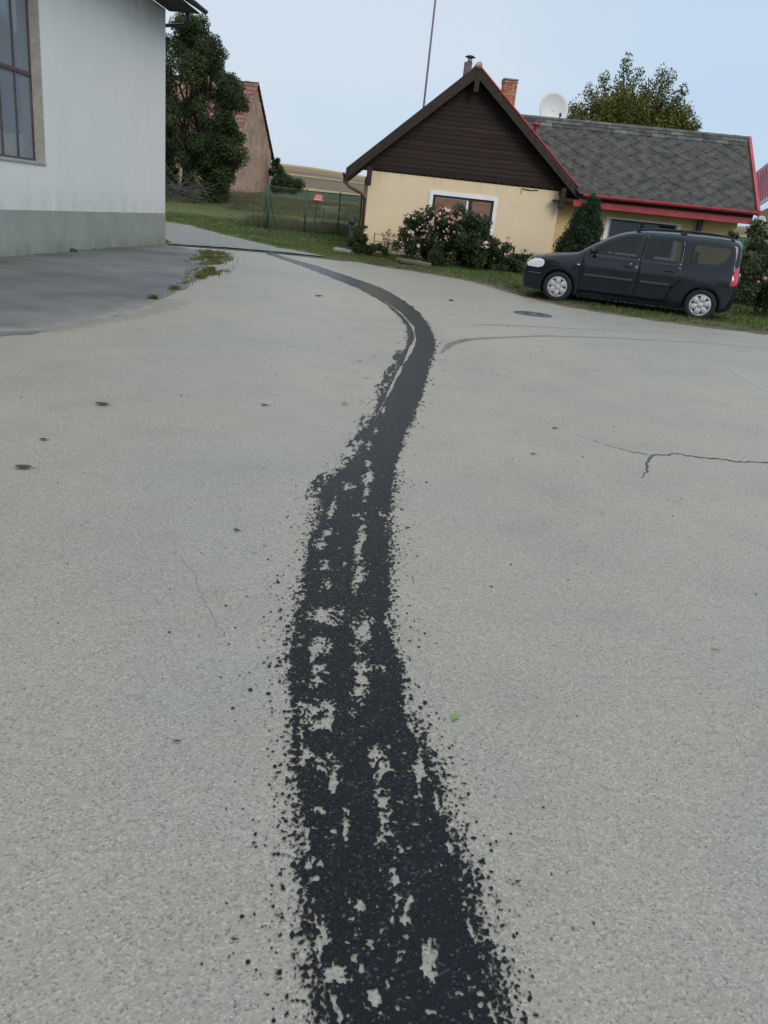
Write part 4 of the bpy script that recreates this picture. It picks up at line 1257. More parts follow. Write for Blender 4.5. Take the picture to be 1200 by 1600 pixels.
MB().poly([(UA - 0.10, V0 - 0.075, ZA + 0.05), (UA + 0.02, V0 - 0.075, ZA + 0.13), (UA + 0.05, V0 - 0.075, ZA + 0.22), (UA - 0.02, V0 - 0.075, ZA + 0.20)], 0.02, (0, 1, 0)).build('ridge_end_cap', mat('cap_highlight_tone', (0.45, 0.40, 0.30)), CT)  # pale sliver: highlight on the cap end put in as colour
# soffit under the front overhang
for (ua, za) in ((ULe, ZLe), (URe, ZRe)):
    mb = MB(); slab(mb, ua, za, UA, ZA, V0 + 0.02, -0.03, 0.02, -0.05); mb.build('soffit', M_BARGE, CT)
# left gutter and downpipe
g = MB(); vs, fs = [], []
for v in (V0 - 0.08, V1):
    for t in np.linspace(PI, 2 * PI, 9): vs.append((ULe - 0.06 + 0.075 * math.cos(t), v, ZLe + 0.02 + 0.075 * math.sin(t)))
for j in range(8): fs.append((j, j + 1, 10 + j, 9 + j))
fs.append(tuple(range(9)))
g.add(vs, fs); o = g.build('gutter', M_BROWNPIPE, CT); md = o.modifiers.new('s', 'SOLIDIFY'); md.thickness = 0.006
MB().tube([(ULe - 0.05, -0.15, ZLe - 0.04), (ULe - 0.05, -0.15, ZLe - 0.22), (-0.60, -0.14, ZLe - 0.36), (-0.22, -0.12, ZLe - 0.52), (-0.07, 0.02, ZLe - 0.66), (-0.07, 0.06, 0.1)], 0.048, 10).build('downpipe', M_BROWNPIPE, CT, smooth=True)
# front window
wn = MB()
s = 0.115
h0, h1, z0, z1 = HOLE
wn.box((h0 - s, -0.035, z1), (h1 + s, 0.0 - 0.002, z1 + s)); wn.box((h0 - s, -0.035, z0), (h0, -0.002, z1)); wn.box((h1, -0.035, z0), (h1 + s, -0.002, z1)); wn.box((h0 - s, -0.05, z0 - 0.07), (h1 + s, -0.002, z0))
win = wn.build('window', M_WHITE, CT)
mb = MB(); f = 0.06
mb.box((h0, 0.03, z0), (h0 + f + 0.03, 0.10, z1)); mb.box((h1 - f, 0.03, z0), (h1, 0.10, z1)); mb.box((h0 + f + 0.03, 0.03, z1 - f), (h1 - f, 0.10, z1)); mb.box((h0 + f + 0.03, 0.03, z0), (h1 - f, 0.10, z0 + f))
mb.box((3.30, 0.03, z0 + f), (3.43, 0.10, z1 - f)); mb.build('frame', M_BLACK, win)
mb = MB(); mb.box((3.235, 0.015, z0 + f), (3.295, 0.08, z1 - f - 0.02)); mb.build('sash_stile', M_WHITE, win)
mb = MB(); mb.box((h0 + f + 0.031, 0.05, z1 - f - 0.03), (3.234, 0.08, z1 - f - 0.001)); mb.build('sash_rail', M_GALV, win)
for a, b in ((h0 + f + 0.03, 3.232), (3.43, h1 - f)):
    mb = MB(); mb.box((a + 0.002, 0.060, z0 + f + 0.002), (b - 0.002, 0.066, z1 - f - 0.035)); mb.build('pane', glass('cottage_pane', (0.1, 0.1, 0.1), 0.9), win)
    mb = MB(); mb.box((a, 0.078, z0 + f + 0.001), (b, 0.083, z1 - f - 0.001)); mb.build('blind', M_BLIND, win)
# thin cable stub on the facade
MB().tube([(4.95, -0.03, 2.58), (5.25, -0.03, 2.56), (5.5, -0.03, 2.585)], 0.012, 6).build('cable', M_BLACK, CT)
mb = MB(); mb.box((4.95, -0.03, 2.42), (4.97, -0.005, 2.56)); mb.build('cable_clip', M_REVEAL, CT)
# metal flue at the ridge
fl = MB(); fl.tube([(2.93, 1.6, 5.3), (2.93, 1.6, 6.22)], 0.13, 14); flo = fl.build('flue', mat('brown_flue', (0.09, 0.06, 0.06), rough=0.6, var=0.3, scale=6), CT, smooth=True)
MB().tube([(2.97, 1.6, 6.22), (2.97, 1.6, 6.36)], 0.075, 12).build('flue_neck', M_GALV, flo, smooth=True)
MB().lathe([(0.0, 0.07), (0.10, 0.05), (0.17, 0.01), (0.17, 0.0), (0.0, 0.0)], 16, c=(2.97, 1.6, 6.37)).build('flue_cap', M_IRON, flo, smooth=True)
# brick chimney behind the right slope
def brick_stack(x0, x1, y0, y1, za, zb, parent, name='chimney'):
    core = MB(); core.box((x0 + 0.012, y0 + 0.012, za), (x1 - 0.012, y1 - 0.012, zb - 0.01))
    c = core.build(name, M_MORTAR, parent)
    mb = MB(); z = za; k = 0
    while z < zb - 0.05:
        o = 0.13 * (k % 2)
        top = z > zb - 0.16
        e = 0.02 if top else 0.0
        for (ax, fixed, s0, s1) in (('x', y0 - e, x0, x1), ('x', y1 + e, x0, x1), ('y', x0 - e, y0, y1), ('y', x1 + e, y0, y1)):
            p = s0 - (0.13 if k % 2 else 0)
            while p < s1:
                a, b = max(p, s0) + 0.004, min(p + 0.255, s1) - 0.004
                if b - a > 0.03:
                    j = rng.normal() * 0.002
                    if ax == 'x': mb.box((a, fixed - 0.012 + j, z + 0.004), (b, fixed + 0.012 + j, z + 0.068))
                    else: mb.box((fixed - 0.012 + j, a, z + 0.004), (fixed + 0.012 + j, b, z + 0.068))
                p += 0.26
        z += 0.075; k += 1
    mb.build('brickwork', M_BRICKC, c)['kind'] = 'stuff'
    m2 = MB(); m2.box((x0 - 0.03, y0 - 0.03, zb - 0.005), (x1 + 0.03, y1 + 0.03, zb + 0.035)); m2.build('cap', M_STONE, c)
brick_stack(4.35, 4.79, 2.60, 3.05, 3.6, 6.03, CT)
# vent cowl low on the right slope edge
MB().lathe([(0.05, -0.3), (0.05, 0.05), (0.1, 0.06), (0.1, 0.13), (0.0, 0.15)], 10, c=(5.28, 0.9, 4.50)).build('roof_vent', M_RED, CT, smooth=True)

# -------- wing (same house: parented pieces in a frame of their own, expressed in the cottage frame)
wing_m = Matrix.Translation((4.6, 28.2, 0)) @ Matrix.Rotation(R(-4), 4, 'Z')
ct_m = Matrix.Translation((-1.62, 27.5, 0)) @ Matrix.Rotation(R(4.5), 4, 'Z')
W2C = ct_m.inverted() @ wing_m
w_loc, w_rot = W2C.to_translation(), W2C.to_euler()
def wpart(mb, name, m, parent=None, smooth=False, bevel=0):
    o = mb.build(name, m, parent or CT, smooth, bevel)
    if parent is None:
        o.location = w_loc; o.rotation_euler = w_rot
    return o
UE = 6.08; VG, ZG = -0.75, 2.60; VR, ZR = 2.0, 4.93
WH = (1.78, 3.95, 0.95, 1.97)
mb = MB(); wall_holes(mb, -0.06, UE - 0.25, -0.2, 2.45, 0, 0.3, [WH]); wpart(mb, 'wing_wall', M_YELLOW)
mb = MB(); mb.box((UE - 0.55, 0.3, -0.2), (UE - 0.25, 3.7, 2.45)); mb.box((0.25, 3.7, -0.2), (UE - 0.25, 4.0, 2.45))
mb.poly([(UE - 0.27, 0.0, 2.45), (UE - 0.27, 4.0, 2.45), (UE - 0.27, VR, 4.75)], 0.25, (-1, 0, 0)); wpart(mb, 'wing_end_wall', M_YELLOW)
wn = MB(); s = 0.13; h0, h1, z0, z1 = WH
wn.box((h0 - s, -0.03, z0), (h0, -0.002, z1 + 0.05)); wn.box((h1, -0.03, z0), (h1 + s, -0.002, z1 + 0.05)); wn.box((h0 - s, -0.04, z0 - 0.08), (h1 + s, -0.002, z0)); wn.box((h0, -0.03, z1), (h1, -0.002, z1 + 0.05))
win = wpart(wn, 'window', M_WHITE)
mb = MB(); f = 0.06
mb.box((h0, 0.03, z0), (h0 + f, 0.1, z1)); mb.box((h1 - f, 0.03, z0), (h1, 0.1, z1)); mb.box((h0 + f, 0.03, z1 - f), (h1 - f, 0.1, z1)); mb.box((h0 + f, 0.03, z0), (h1 - f, 0.1, z0 + f)); mb.box((2.8, 0.03, z0 + f), (2.9, 0.1, z1 - f))
mb.build('frame', M_BLACK, win)
mb = MB(); mb.box((h0 + 0.02, 0.005, z0 + 0.02), (h0 + 0.045, 0.03, z1 - 0.02)); mb.box((h1 - 0.045, 0.005, z0 + 0.02), (h1 - 0.02, 0.03, z1 - 0.02)); mb.build('sash_edge', M_GALV, win)
for a, b in ((h0 + f, 2.8), (2.9, h1 - f)):
    mb = MB(); mb.box((a + 0.002, 0.06, z0 + f + 0.002), (b - 0.002, 0.066, z1 - f - 0.002)); mb.build('pane', M_GLASS, win)
mb = MB(); mb.box((h0 - 0.1, 0.6, z0 - 0.2), (h1 + 0.1, 0.65, z1 + 0.3)); mb.build('dark_interior', M_DARKROOM, win)
# dark rafter tails / beam ends below the fascia
for u in (4.62,):
    mb = MB(); mb.box((u - 0.07, -0.22, 1.72), (u + 0.07, -0.002, 2.30)); wpart(mb, 'wall_lamp_box', M_BLACK, bevel=0.01)
mb = MB(); mb.box((-0.2, VG + 0.12, 2.32), (UE, 0.0, 2.35)); wpart(mb, 'soffit', M_BARGE)
# roof bed (front slope cut along the valley) and rear slope
dv, dz = VR - VG, ZR - ZG
SL = math.hypot(dv, dz)
def roof_pt(u, s, h=0.0):
    return Vector((u, VG + dv * s / SL - dz / SL * h, ZG + dz * s / SL + dv / SL * h))
def main_roof_u(s):     # u where the wing slope meets the right slope of the main roof
    z = ZG + dz * s / SL; v = VG + dv * s / SL
    # main slope in cottage frame: uc = URe - (z-ZRe)/(ZA-ZRe)*(URe-UA)
    uc = URe - (z - ZRe) / (ZA - ZRe) * (URe - UA)
    # convert approx: point on the wing with given v, solve u
    u = 0.0
    for _ in range(12):
        q = W2C @ Vector((u, v, z)); u += (uc - q.x)
    return u
ul0, ul1 = main_roof_u(0), main_roof_u(SL)
mb = MB(); p = [roof_pt(ul0, 0), roof_pt(UE, 0), roof_pt(UE, SL), roof_pt(ul1, SL)]
nrm = Vector((0, -dz / SL, dv / SL)); mb.hexa([q - nrm * 0.06 for q in p] + p); wpart(mb, 'roof_bed', M_SLATEBED)
mb = MB(); p = [Vector((ul1, VR, ZR)), Vector((UE, VR, ZR)), Vector((UE, VR + dv, ZG)), Vector((ul0, VR + dv, ZG))]
mb.hexa([q - Vector((0, 0, 0.08)) for q in p] + p); wpart(mb, 'rear_roof_slope', M_SLATEBED)
def clip(poly, f):      # keep f(p) >= 0
    out = []
    for i in range(len(poly)):
        a, b = poly[i], poly[(i + 1) % len(poly)]
        fa, fb = f(a), f(b)
        if fa >= 0: out.append(a)
        if (fa >= 0) != (fb >= 0):
            t = fa / (fa - fb); out.append((a[0] + (b[0] - a[0]) * t, a[1] + (b[1] - a[1]) * t))
    return out
DU, DS = 0.62, 0.52
S_TOP = SL - 0.42
rows = int(S_TOP / (DS / 2)) + 2
for r in range(rows):
    cs = r * DS / 2
    for c in range(-8, 14):
        cu = c * DU + (DU / 2 if r % 2 else 0)
        g_ = 0.003
        P = [(cu - DU / 2 + g_, cs), (cu, cs - DS / 2 + g_), (cu + DU / 2 - g_, cs), (cu, cs + DS / 2 - g_)]
        # blunt the lower tip
        P = clip(P, lambda q: q[1] - (cs - DS / 2 + 0.045))
        P = clip(P, lambda q: UE - 0.005 - q[0]); P = clip(P, lambda q: q[1] + 0.02) if P else P
        P = clip(P, lambda q: S_TOP - q[1]) if P else P
        vl = lambda q: q[0] - (ul0 + (ul1 - ul0) * max(0, q[1]) / SL) - 0.01
        P = clip(P, vl) if P else P
        if len(P) < 3: continue
        ar = abs(sum(P[i][0] * P[(i + 1) % len(P)][1] - P[(i + 1) % len(P)][0] * P[i][1] for i in range(len(P)))) / 2
        if ar < 0.012: continue
        mb = MB(); j = rng.random() * 0.006; sk_ = rng.normal() * 0.004
        top = [roof_pt(q[0], q[1], 0.008 + j * 0.4 + 0.013 * (0.5 - (q[1] - cs) / DS) + sk_ * (q[0] - cu) / DU * 2) for q in P]
        bot = [roof_pt(q[0], q[1], 0.001) for q in P]
        k = len(P)
        mb.add(bot + top, [tuple(range(k))[::-1], tuple(range(k, 2 * k))] + [(i, (i + 1) % k, k + (i + 1) % k, k + i) for i in range(k)])
        wpart(mb, 'slate', M_SLATE)
for r, (s0, s1) in enumerate(((S_TOP + 0.004, S_TOP + 0.22), (S_TOP + 0.20, SL - 0.0))):
    u = ul1 + 0.05 + r * 0.2
    while u < UE:
        u1 = min(u + 0.42, UE)
        j = rng.random() * 0.006
        mb = MB(); q = [roof_pt(u + 0.004, s0, 0.012 + 0.012 * r), roof_pt(u1 - 0.004, s0, 0.012 + 0.012 * r), roof_pt(u1 - 0.004, s1, 0.008 + 0.012 * r), roof_pt(u + 0.004, s1, 0.008 + 0.012 * r)]
        mb.hexa(q + [p_ + nrm * (0.014 + j) for p_ in q]); wpart(mb, 'slate', M_RIDGE if rng.random() < 0.45 else M_SLATE)
        u = u1
u = ul1 + 0.1
while u < UE:
    u1 = min(u + 0.45, UE + 0.02)
    vs, fs = [], []
    for i, uu_ in enumerate((u, u1 - 0.005)):
        for a in np.linspace(R(-35), R(215), 9):
            rr_ = 0.075 + 0.008 * (i == 0)
            vs.append((uu_, VR + rr_ * 1.3 * math.cos(a), ZR + 0.0 + rr_ * math.sin(a)))
    for j in range(8): fs.append((j, j + 1, 10 + j, 9 + j))
    fs += [tuple(range(9)), tuple(range(9, 18))]
    wpart(MB().add(vs, fs), 'ridge_tile', M_RIDGE)
    u = u1
# red metal: gutter, fascia, verge
vs, fs = [], []
gu0 = ul0 + 0.1
for u in (gu0, UE + 0.06):
    for t in np.linspace(PI * 0.92, 2 * PI, 9): vs.append((u, VG - 0.07 + 0.085 * math.cos(t), ZG - 0.02 + 0.085 * math.sin(t)))
for j in range(8): fs.append((j, j + 1, 10 + j, 9 + j))
fs += [tuple(range(9)), tuple(range(9, 18))]
o = wpart(MB().add(vs, fs), 'gutter', M_RED); md = o.modifiers.new('s', 'SOLIDIFY'); md.thickness = 0.006
mb = MB(); mb.box((gu0 - 0.1, VG - 0.005, ZG - 0.02), (UE, VG + 0.10, ZG + 0.012)); wpart(mb, 'drip_edge', M_RED)
mb = MB(); mb.box((gu0 - 0.25, VG + 0.085, 2.215), (UE - 0.03, VG + 0.115, 2.40)); wpart(mb, 'fascia', M_RED)
mb = MB(); mb.box((gu0 - 0.1, VG + 0.10, 2.40), (UE - 0.03, VG + 0.12, 2.56)); wpart(mb, 'fascia_backing', M_BARGE)
for k in range(6):
    u = 0.9 + k * 0.95
    mb = MB(); mb.box((u, VG - 0.16, ZG - 0.12), (u + 0.03, VG + 0.10, ZG - 0.108)); wpart(mb, 'gutter_bracket', M_BARGE)
mb = MB(); p = [roof_pt(UE - 0.0, -0.06, -0.10), roof_pt(UE + 0.09, -0.06, -0.10), roof_pt(UE + 0.09, SL + 0.02, -0.10), roof_pt(UE - 0.0, SL + 0.02, -0.10)]
mb.hexa(p + [q + nrm * 0.19 for q in p]); wpart(mb, 'verge_trim', M_RED)
mb = MB(); p = [Vector((ul0 + 0.0, VG + 0.08, 2.40)), Vector((ul0 + 0.30, VG + 0.08, 2.40)), Vector((ul0 + 0.30, -0.1, 2.42)), Vector((ul0, -0.1, 2.42))]
mb.hexa(p + [q + Vector((0, 0, 0.05)) for q in p]); wpart(mb, 'corner_soffit', mat('grey_soffit', (0.18, 0.17, 0.16)))

# satellite dishes
def dish(name, label, loc, r, tilt, yaw, armlen, group='satellite dishes on the cottage'):
    t = thing(name, label, 'satellite dish', loc, yaw, group)
    prof = [(r * q, 0.22 * r * (1 - q * q)) for q in np.linspace(0, 1, 8)]
    mb = MB(); n = 32; vs = []; fs = []
    ct_, st_ = math.cos(tilt), math.sin(tilt)
    def rot(p):
        x, y, z = p; return (x, y * ct_ - z * st_, y * st_ + z * ct_)
    for q, h in prof:
        for j in range(n):
            a = 2 * PI * j / n; vs.append(rot((q * math.cos(a), h, q * 1.06 * math.sin(a))))
    for i in range(len(prof) - 1):
        for j in range(n):
            a, b = i * n + j, i * n + (j + 1) % n; fs.append((a, b, b + n, a + n))
    mb.add(vs, fs); o = mb.build('reflector', M_DISH, t, smooth=True); md = o.modifiers.new('s', 'SOLIDIFY'); md.thickness = 0.012
    ax = r * 0.28
    MB().tube([rot((ax, 0.0, -r * 1.02)), rot((ax * 0.9, -armlen, -r * 0.55))], 0.018, 6).build('arm', M_IRON, t)
    MB().tube([rot((ax * 0.9, -armlen, -r * 0.60)), rot((ax * 0.9, -armlen + 0.04, -r * 0.42))], 0.042, 8).build('receiver', M_IRON, t)
    MB().tube([(0, 0.26 * r + 0.02, -r * 0.2), (0, 0.26 * r + 0.05, -r * 1.9)], 0.03, 8).build('pole', M_GALV, t)
    return t
dish('satellite_dish', 'large pale satellite dish standing behind the slate roof ridge', (4.40, 31.05, 5.36), 0.52, R(-8), R(8), 0.42)
dish('satellite_dish', 'small white satellite dish below the right end of the slate roof', (10.98, 27.38, 2.36), 0.15, R(-6), R(10), 0.15)

# mast
t = thing('antenna_mast', 'tall thin antenna mast rising behind the left side of the boarded gable', 'mast', (-0.17, 37.0, 0))
MB().tube([(0, 0, 0), (0.02, 0, 6), (0.06, 0, 14)], [0.05, 0.042, 0.035], 8).build('pole', M_MAST, t, smooth=True)
MB().tube([(0, 0, 5.0), (1.0, -2.6, 3.2)], 0.01, 5).build('guy_wire', M_MAST, t)

# neighbouring house at the right edge
t = thing('neighbour_house', 'house with magenta red metal roof at the right edge, beyond the cottage', 'house', (0, 0, 0))
def ext(a, b, k): return Vector(a) + (Vector(b) - Vector(a)) * k
l0, l1 = (14.93, 38, 3.36), (13.65, 34, 3.42)
u0_, u1_ = (15.9, 41.5, 4.95), (14.65, 37.3, 4.95)
p = [ext(l0, l1, -1.5), ext(l0, l1, 2.0), ext(u0_, u1_, 2.0), ext(u0_, u1_, -1.5)]
mb = MB(); mb.hexa(p + [q + Vector((0, 0, 0.07)) for q in p]); mb.build('roof', M_PINKRED, t)
for k in range(14):
    s_ = -1.3 + k * 0.25
    MB().bar(ext(l0, l1, s_) + Vector((0, 0, 0.08)), ext(u0_, u1_, s_) + Vector((0, 0, 0.08)), 0.04, 0.04).build('roof_seam', M_PINKRED, t)
a, b = ext(l0, l1, -1.4), ext(l0, l1, 1.9)
MB().bar(a + Vector((0.0, 0, -0.02)), b + Vector((0.0, 0, -0.02)), 0.05, 0.14).build('fascia', M_WHITE, t)
mb = MB(); d = Vector((0.45, -0.12, 0)); q = [a + d, b + d, b + d * 8, a + d * 8]
mb.hexa([Vector((v.x, v.y, 0)) for v in q] + [Vector((v.x, v.y, 3.3)) for v in q]); mb.build('wall', M_YELLOW, t)

# ------------------------------------------------------------------ fence
FN = thing('wire_fence', 'green wire mesh fence between the lawn and the field', 'fence', (-5.78, 32.7, 0))
fx_ = lambda x: (x + 5.78, (x + 5.78) * 0.22)
FP = [(-5.72, 0.055), (-4.30, 0.032), (-3.02, 0.026), (-2.18, 0.032)]
for x, r in FP:
    a, b = fx_(x); g = Tz(x, 32.7 + b)
    o = MB().tube([(a, b, g - 0.2), (a, b, g + 1.66)], r, 8).build('post', M_FENCE, FN, smooth=True)
g = Tz(-5.7, 32.7)
MB().tube([(0.10, 0.0, g + 1.35), (0.42, 0.06, g + 0.02)], 0.028, 6).build('brace', M_FENCE, FN)
MB().tube([(0.02, -0.04, g + 1.25), (-0.16, -0.10, g + 0.0)], 0.04, 6).build('brace', M_FENCE, FN)
MB().tube([(0.06, 0.01, g + 1.62), (1.46, 0.32, g + 1.60), (3.6, 0.79, g + 1.62)], 0.02, 6).build('top_rail', M_FENCE, FN)
MB().tube([(0.06, 0.01, g + 0.06), (1.46, 0.32, g + 0.07), (3.6, 0.79, g + 0.08)], 0.014, 6).build('bottom_rail', M_FENCE, FN)
wires = MB(); Lw = 3.68; H0, H1 = 0.08, 1.60
stp = 0.075
k = -int(1.6 / stp)
def wq(mb, s0, z0, s1, z1, w=0.0042):
    d = Vector((s1 - s0, 0, z1 - z0)); nn = Vector((-d.z, 0, d.x)).normalized() * w / 2
    P = []
    for s_, z_ in ((s0, z0), (s1, z1)):
        for sg in (-1, 1):
            ss, zz = s_ + nn.x * sg, z_ + nn.z * sg
            P.append((ss * 0.9766, ss * 0.2149, g + zz))
    mb.add([P[0], P[1], P[3], P[2]], [(0, 1, 2, 3)])
s_ = -1.52
while s_ < Lw:
    a0, a1 = max(s_, 0), min(s_ + 1.52, Lw)
    if a1 > a0:
        wq(wires, a0, H0 + (a0 - s_), a1, H0 + (a1 - s_))
        wq(wires, a0, H1 - (a0 - s_), a1, H1 - (a1 - s_))
    s_ += stp
wires.build('wire_mesh', M_FENCE, FN)['kind'] = 'stuff'
# sign on its own post
a, b = -3.93, 33.0
g2_ = Tz(a, b)
SG = thing('warning_sign', 'small red sign with white lettering on a post at the fence', 'sign', (a, b, g2_))
MB().tube([(0.02, 0.02, -0.1), (0.04, 0.02, 1.45)], 0.018, 6).build('post', M_FENCE, SG)
mb = MB(); mb.box((-0.17, -0.035, 1.27), (0.24, -0.025, 1.53)); pl = mb.build('sign_plate', M_SIGNRED, SG)
pl.rotation_euler = (0, R(3), 0)
for z, x0, x1, h in ((1.44, -0.06, 0.16, 0.035), (1.38, -0.11, 0.18, 0.03), (1.30, -0.13, 0.20, 0.045)):
    x = x0
    mb = MB()
    while x < x1:
        wl = 0.018 + rng.random() * 0.014
        mb.box((x, -0.0385, z), (min(x + wl, x1), -0.0355, z + h)); x += wl + 0.006
    mb.build('lettering', M_SIGNW, pl)

# ------------------------------------------------------------------ garden things before the cottage
# hand pump on slab
HP = thing('hand_pump', 'black iron hand pump at the left corner of the cottage', 'water pump', (-1.98, 26.6, Tz(-2, 26.6) + 0.14))
MB().tube([(0, 0, 0), (0.0, 0, 0.78)], [0.085, 0.07], 12).build('barrel', M_IRON, HP, smooth=True)
MB().lathe([(0.13, 0), (0.13, 0.03), (0.085, 0.05), (0.08, 0.1)], 14).build('foot', M_IRON, HP, smooth=True)
MB().lathe([(0.07, 0.74), (0.11, 0.78), (0.11, 0.86), (0.06, 0.94), (0.02, 0.98), (0.0, 0.99)], 14).build('head', M_IRON, HP, smooth=True)
MB().tube([(0.0, -0.02, 0.66), (0.06, -0.14, 0.68), (0.09, -0.2, 0.60)], [0.04, 0.035, 0.03], 8).build('spout', M_IRON, HP, smooth=True)
MB().tube([(0.02, 0.0, 0.93), (0.12, 0.02, 0.98), (0.2, 0.03, 0.72), (0.22, 0.03, 0.45)], [0.02, 0.02, 0.016, 0.02], 6).build('handle', M_IRON, HP, smooth=True)
mb = MB(); mb.box((-0.45, -0.35, 0), (0.45, 0.35, 0.09)); o = mb.build('concrete_slab', M_STONE, bevel=0.012); o.location = (-2.02, 26.5, Tz(-2, 26.5) + 0.05); o.rotation_euler = (0, R(1), R(2))
tag(o, 'pale raised concrete slab under the black hand pump', 'slab')
o = MB().lathe([(0.0, 0), (0.13, 0), (0.12, 0.03), (0.04, 0.22), (0.0, 0.28)], 8).build('stone', M_STONE, smooth=True); o.location = (-1.72, 26.3, Tz(-1.7, 26.3) + 0.14)
tag(o, 'pale pointed stone standing on the slab right of the hand pump', 'stone')
for i, (x, y, sx, sy, lab) in enumerate(((0.15, 24.3, 0.45, 0.22, 'flat grey stone slab at the left foot of the rose bush'), (-0.05, 24.75, 0.4, 0.2, 'weathered slab lying behind the flat grey stone slab'))):
    mb = MB(); mb.box((-sx, -sy, 0), (sx, sy, 0.09)); o = mb.build('stone_slab', M_SLAB, bevel=0.015)
    o.location = (x, y, ground_z(x, y) + 0.02); o.rotation_euler = (R(rng.normal() * 2), R(rng.normal() * 2), R(-12 + rng.normal() * 6)); tag(o, lab, 'slab', 'stone slabs along the bed')

# brick planter
PL = thing('brick_planter', 'low dark red brick bed edging between rose bush and car', 'planter', (2.05, 26.75, Tz(2, 26.7)), R(3))
sb = MB(); sb.box((0, 0, 0), (0.24, 0.11, 0.068)); bme = sb.mesh('brick', M_REDBRICK)
for r in range(7):
    for c in range(9):
        x = c * 0.252 + (0.126 if r % 2 else 0)
        o = link('brick', bme, PL, (x, rng.normal() * 0.002, r * 0.077)); 
mb = MB(); mb.box((0.0, 0.02, 0), (2.36, 0.10, 0.53)); mb.build('mortar', M_MORTAR, PL)

# rose bushes with single blooms
def bloom_mesh(name, m, r=0.045):
    mb = MB()
    for ring, (n, tilt, s) in enumerate(((5, 0.5, 1.0), (5, 1.0, 0.75), (4, 1.35, 0.5))):
        for k in range(n):
            a = 2 * PI * k / n + ring * 0.6
            d = Vector((math.cos(a), math.sin(a), 0)); up = Vector((0, 0, 1)); sd_ = Vector((-d.y, d.x, 0))
            tip = d * math.cos(tilt) * r * s + up * math.sin(tilt) * r * s
            mb.add([Vector((0, 0, 0)), tip * 0.7 + sd_ * r * 0.5 * s, tip * 1.1, tip * 0.7 - sd_ * r * 0.5 * s], [(0, 1, 2, 3)])
    return mb.mesh(name, m)
M_P1 = mat('pink_bloom', (0.48, 0.20, 0.20), rough=0.7, col2=(0.64, 0.38, 0.35), scale=2, rand=0.12)
M_P2 = mat('pale_pink_bloom', (0.62, 0.45, 0.38), rough=0.7, col2=(0.78, 0.66, 0.57), scale=2, rand=0.12)
M_P3 = mat('faded_bloom', (0.38, 0.20, 0.13), rough=0.8, col2=(0.5, 0.32, 0.22), scale=2, rand=0.15)
BL_ = [bloom_mesh('bloom', m) for m in (M_P1, M_P2, M_P3)]
def rose(label, loc, env, nclump, nleaf, nb, r0, r1, psel, bz=0.0, group=None, spray=0):
    t, C, Rr = bush('rose_bush', label, loc, env, nclump, nleaf, 0.042, LF_ROSE, r0, r1, cat='rose bush', stems=14)
    mx_ = max(e[2] + e[5] for e in env)
    k = 0
    tries = 0
    while k < nb and tries < 5000:
        tries += 1
        e = env[rng.integers(len(env))]
        d = rng.normal(size=3); d /= np.linalg.norm(d)
        if d[1] > 0.35 or d[2] < -0.2: continue
        p = np.array([e[0] + d[0] * e[3] * 1.08, e[1] + d[1] * e[4] * 1.1, e[2] + d[2] * e[5] * 1.08])
        if p[2] < bz and rng.random() < 0.7: continue
        if vnoise(np.array([p[0] * 1.9 + 5]), np.array([p[2] * 1.9 + 2]))[0] < 0.40: continue
        i = rng.choice(3, p=psel)
        o = link('bloom', BL_[i], t, tuple(p), (R(60) + rng.normal() * 0.5 if d[1] < 0 else rng.normal() * 0.4, rng.normal() * 0.4, rng.random() * 6))
        s = 0.6 + rng.random() ** 1.5 * 1.0; o.scale = (s, s, s)
        k += 1
    return t
rose('big rose bush full of pink blooms in front of the cottage window', (1.02, 25.3, ground_z(1.0, 25.3)),
     [(-0.45, 0, 0.85, 1.05, 0.85, 0.66), (0.40, 0, 0.85, 1.1, 0.85, 0.66), (0.1, 0, 1.22, 0.75, 0.6, 0.40), (-1.0, 0, 0.60, 0.72, 0.65, 0.58), (1.15, 0, 0.55, 0.66, 0.65, 0.55), (0.1, -0.2, 0.4, 1.5, 0.75, 0.4)],
     170, 42000, 295, 0.12, 0.26, (0.35, 0.45, 0.2), 0.62)
rose('tall rose bush with pale blooms behind the rear of the parked car', (8.25, 19.2, ground_z(8.2, 19.2)),
     [(0, 0, 1.0, 0.75, 0.8, 0.62), (0.5, 0.1, 0.6, 0.85, 0.8, 0.6), (-0.3, 0, 0.5, 0.6, 0.7, 0.5), (0.9, 0, 0.9, 0.7, 0.7, 0.6)], 70, 16000, 45, 0.12, 0.26, (0.3, 0.6, 0.1), 0.7)
bush('shrub', 'dark leafy shrub behind the pale rose bush at the right edge', (9.2, 22.6, ground_z(9.2, 22.6)), [(0, 0, 1.5, 1.0, 0.9, 0.85), (0.8, 0, 1.0, 1.2, 1.0, 1.0), (-0.3, 0, 0.7, 0.9, 0.8, 0.8)], 60, 16000, 0.06, LF_DARK, 0.15, 0.34)
bush('shrub', 'low dark leafy plants at the foot of the brick bed edging', (2.75, 25.4, ground_z(2.75, 25.4)), [(0, 0, 0.22, 1.1, 0.45, 0.24), (0.6, 0, 0.3, 0.5, 0.4, 0.25)], 30, 6000, 0.045, LF_ROSE, 0.08, 0.16)
bush('shrub', 'low dark leafy plants by the slab right of the hand pump', (-1.35, 26.1, ground_z(-1.35, 26.1)), [(0, 0, 0.2, 0.7, 0.35, 0.26), (-0.35, 0, 0.45, 0.25, 0.2, 0.38)], 20, 3600, 0.04, LF_ROSE, 0.07, 0.15)
bush('shrub', 'thin light green plant between the hand pump and the cottage wall', (-1.62, 26.85, ground_z(-1.6, 26.85)), [(0, 0, 0.45, 0.14, 0.14, 0.42)], 10, 500, 0.04, LF_GRASS, 0.06, 0.12)
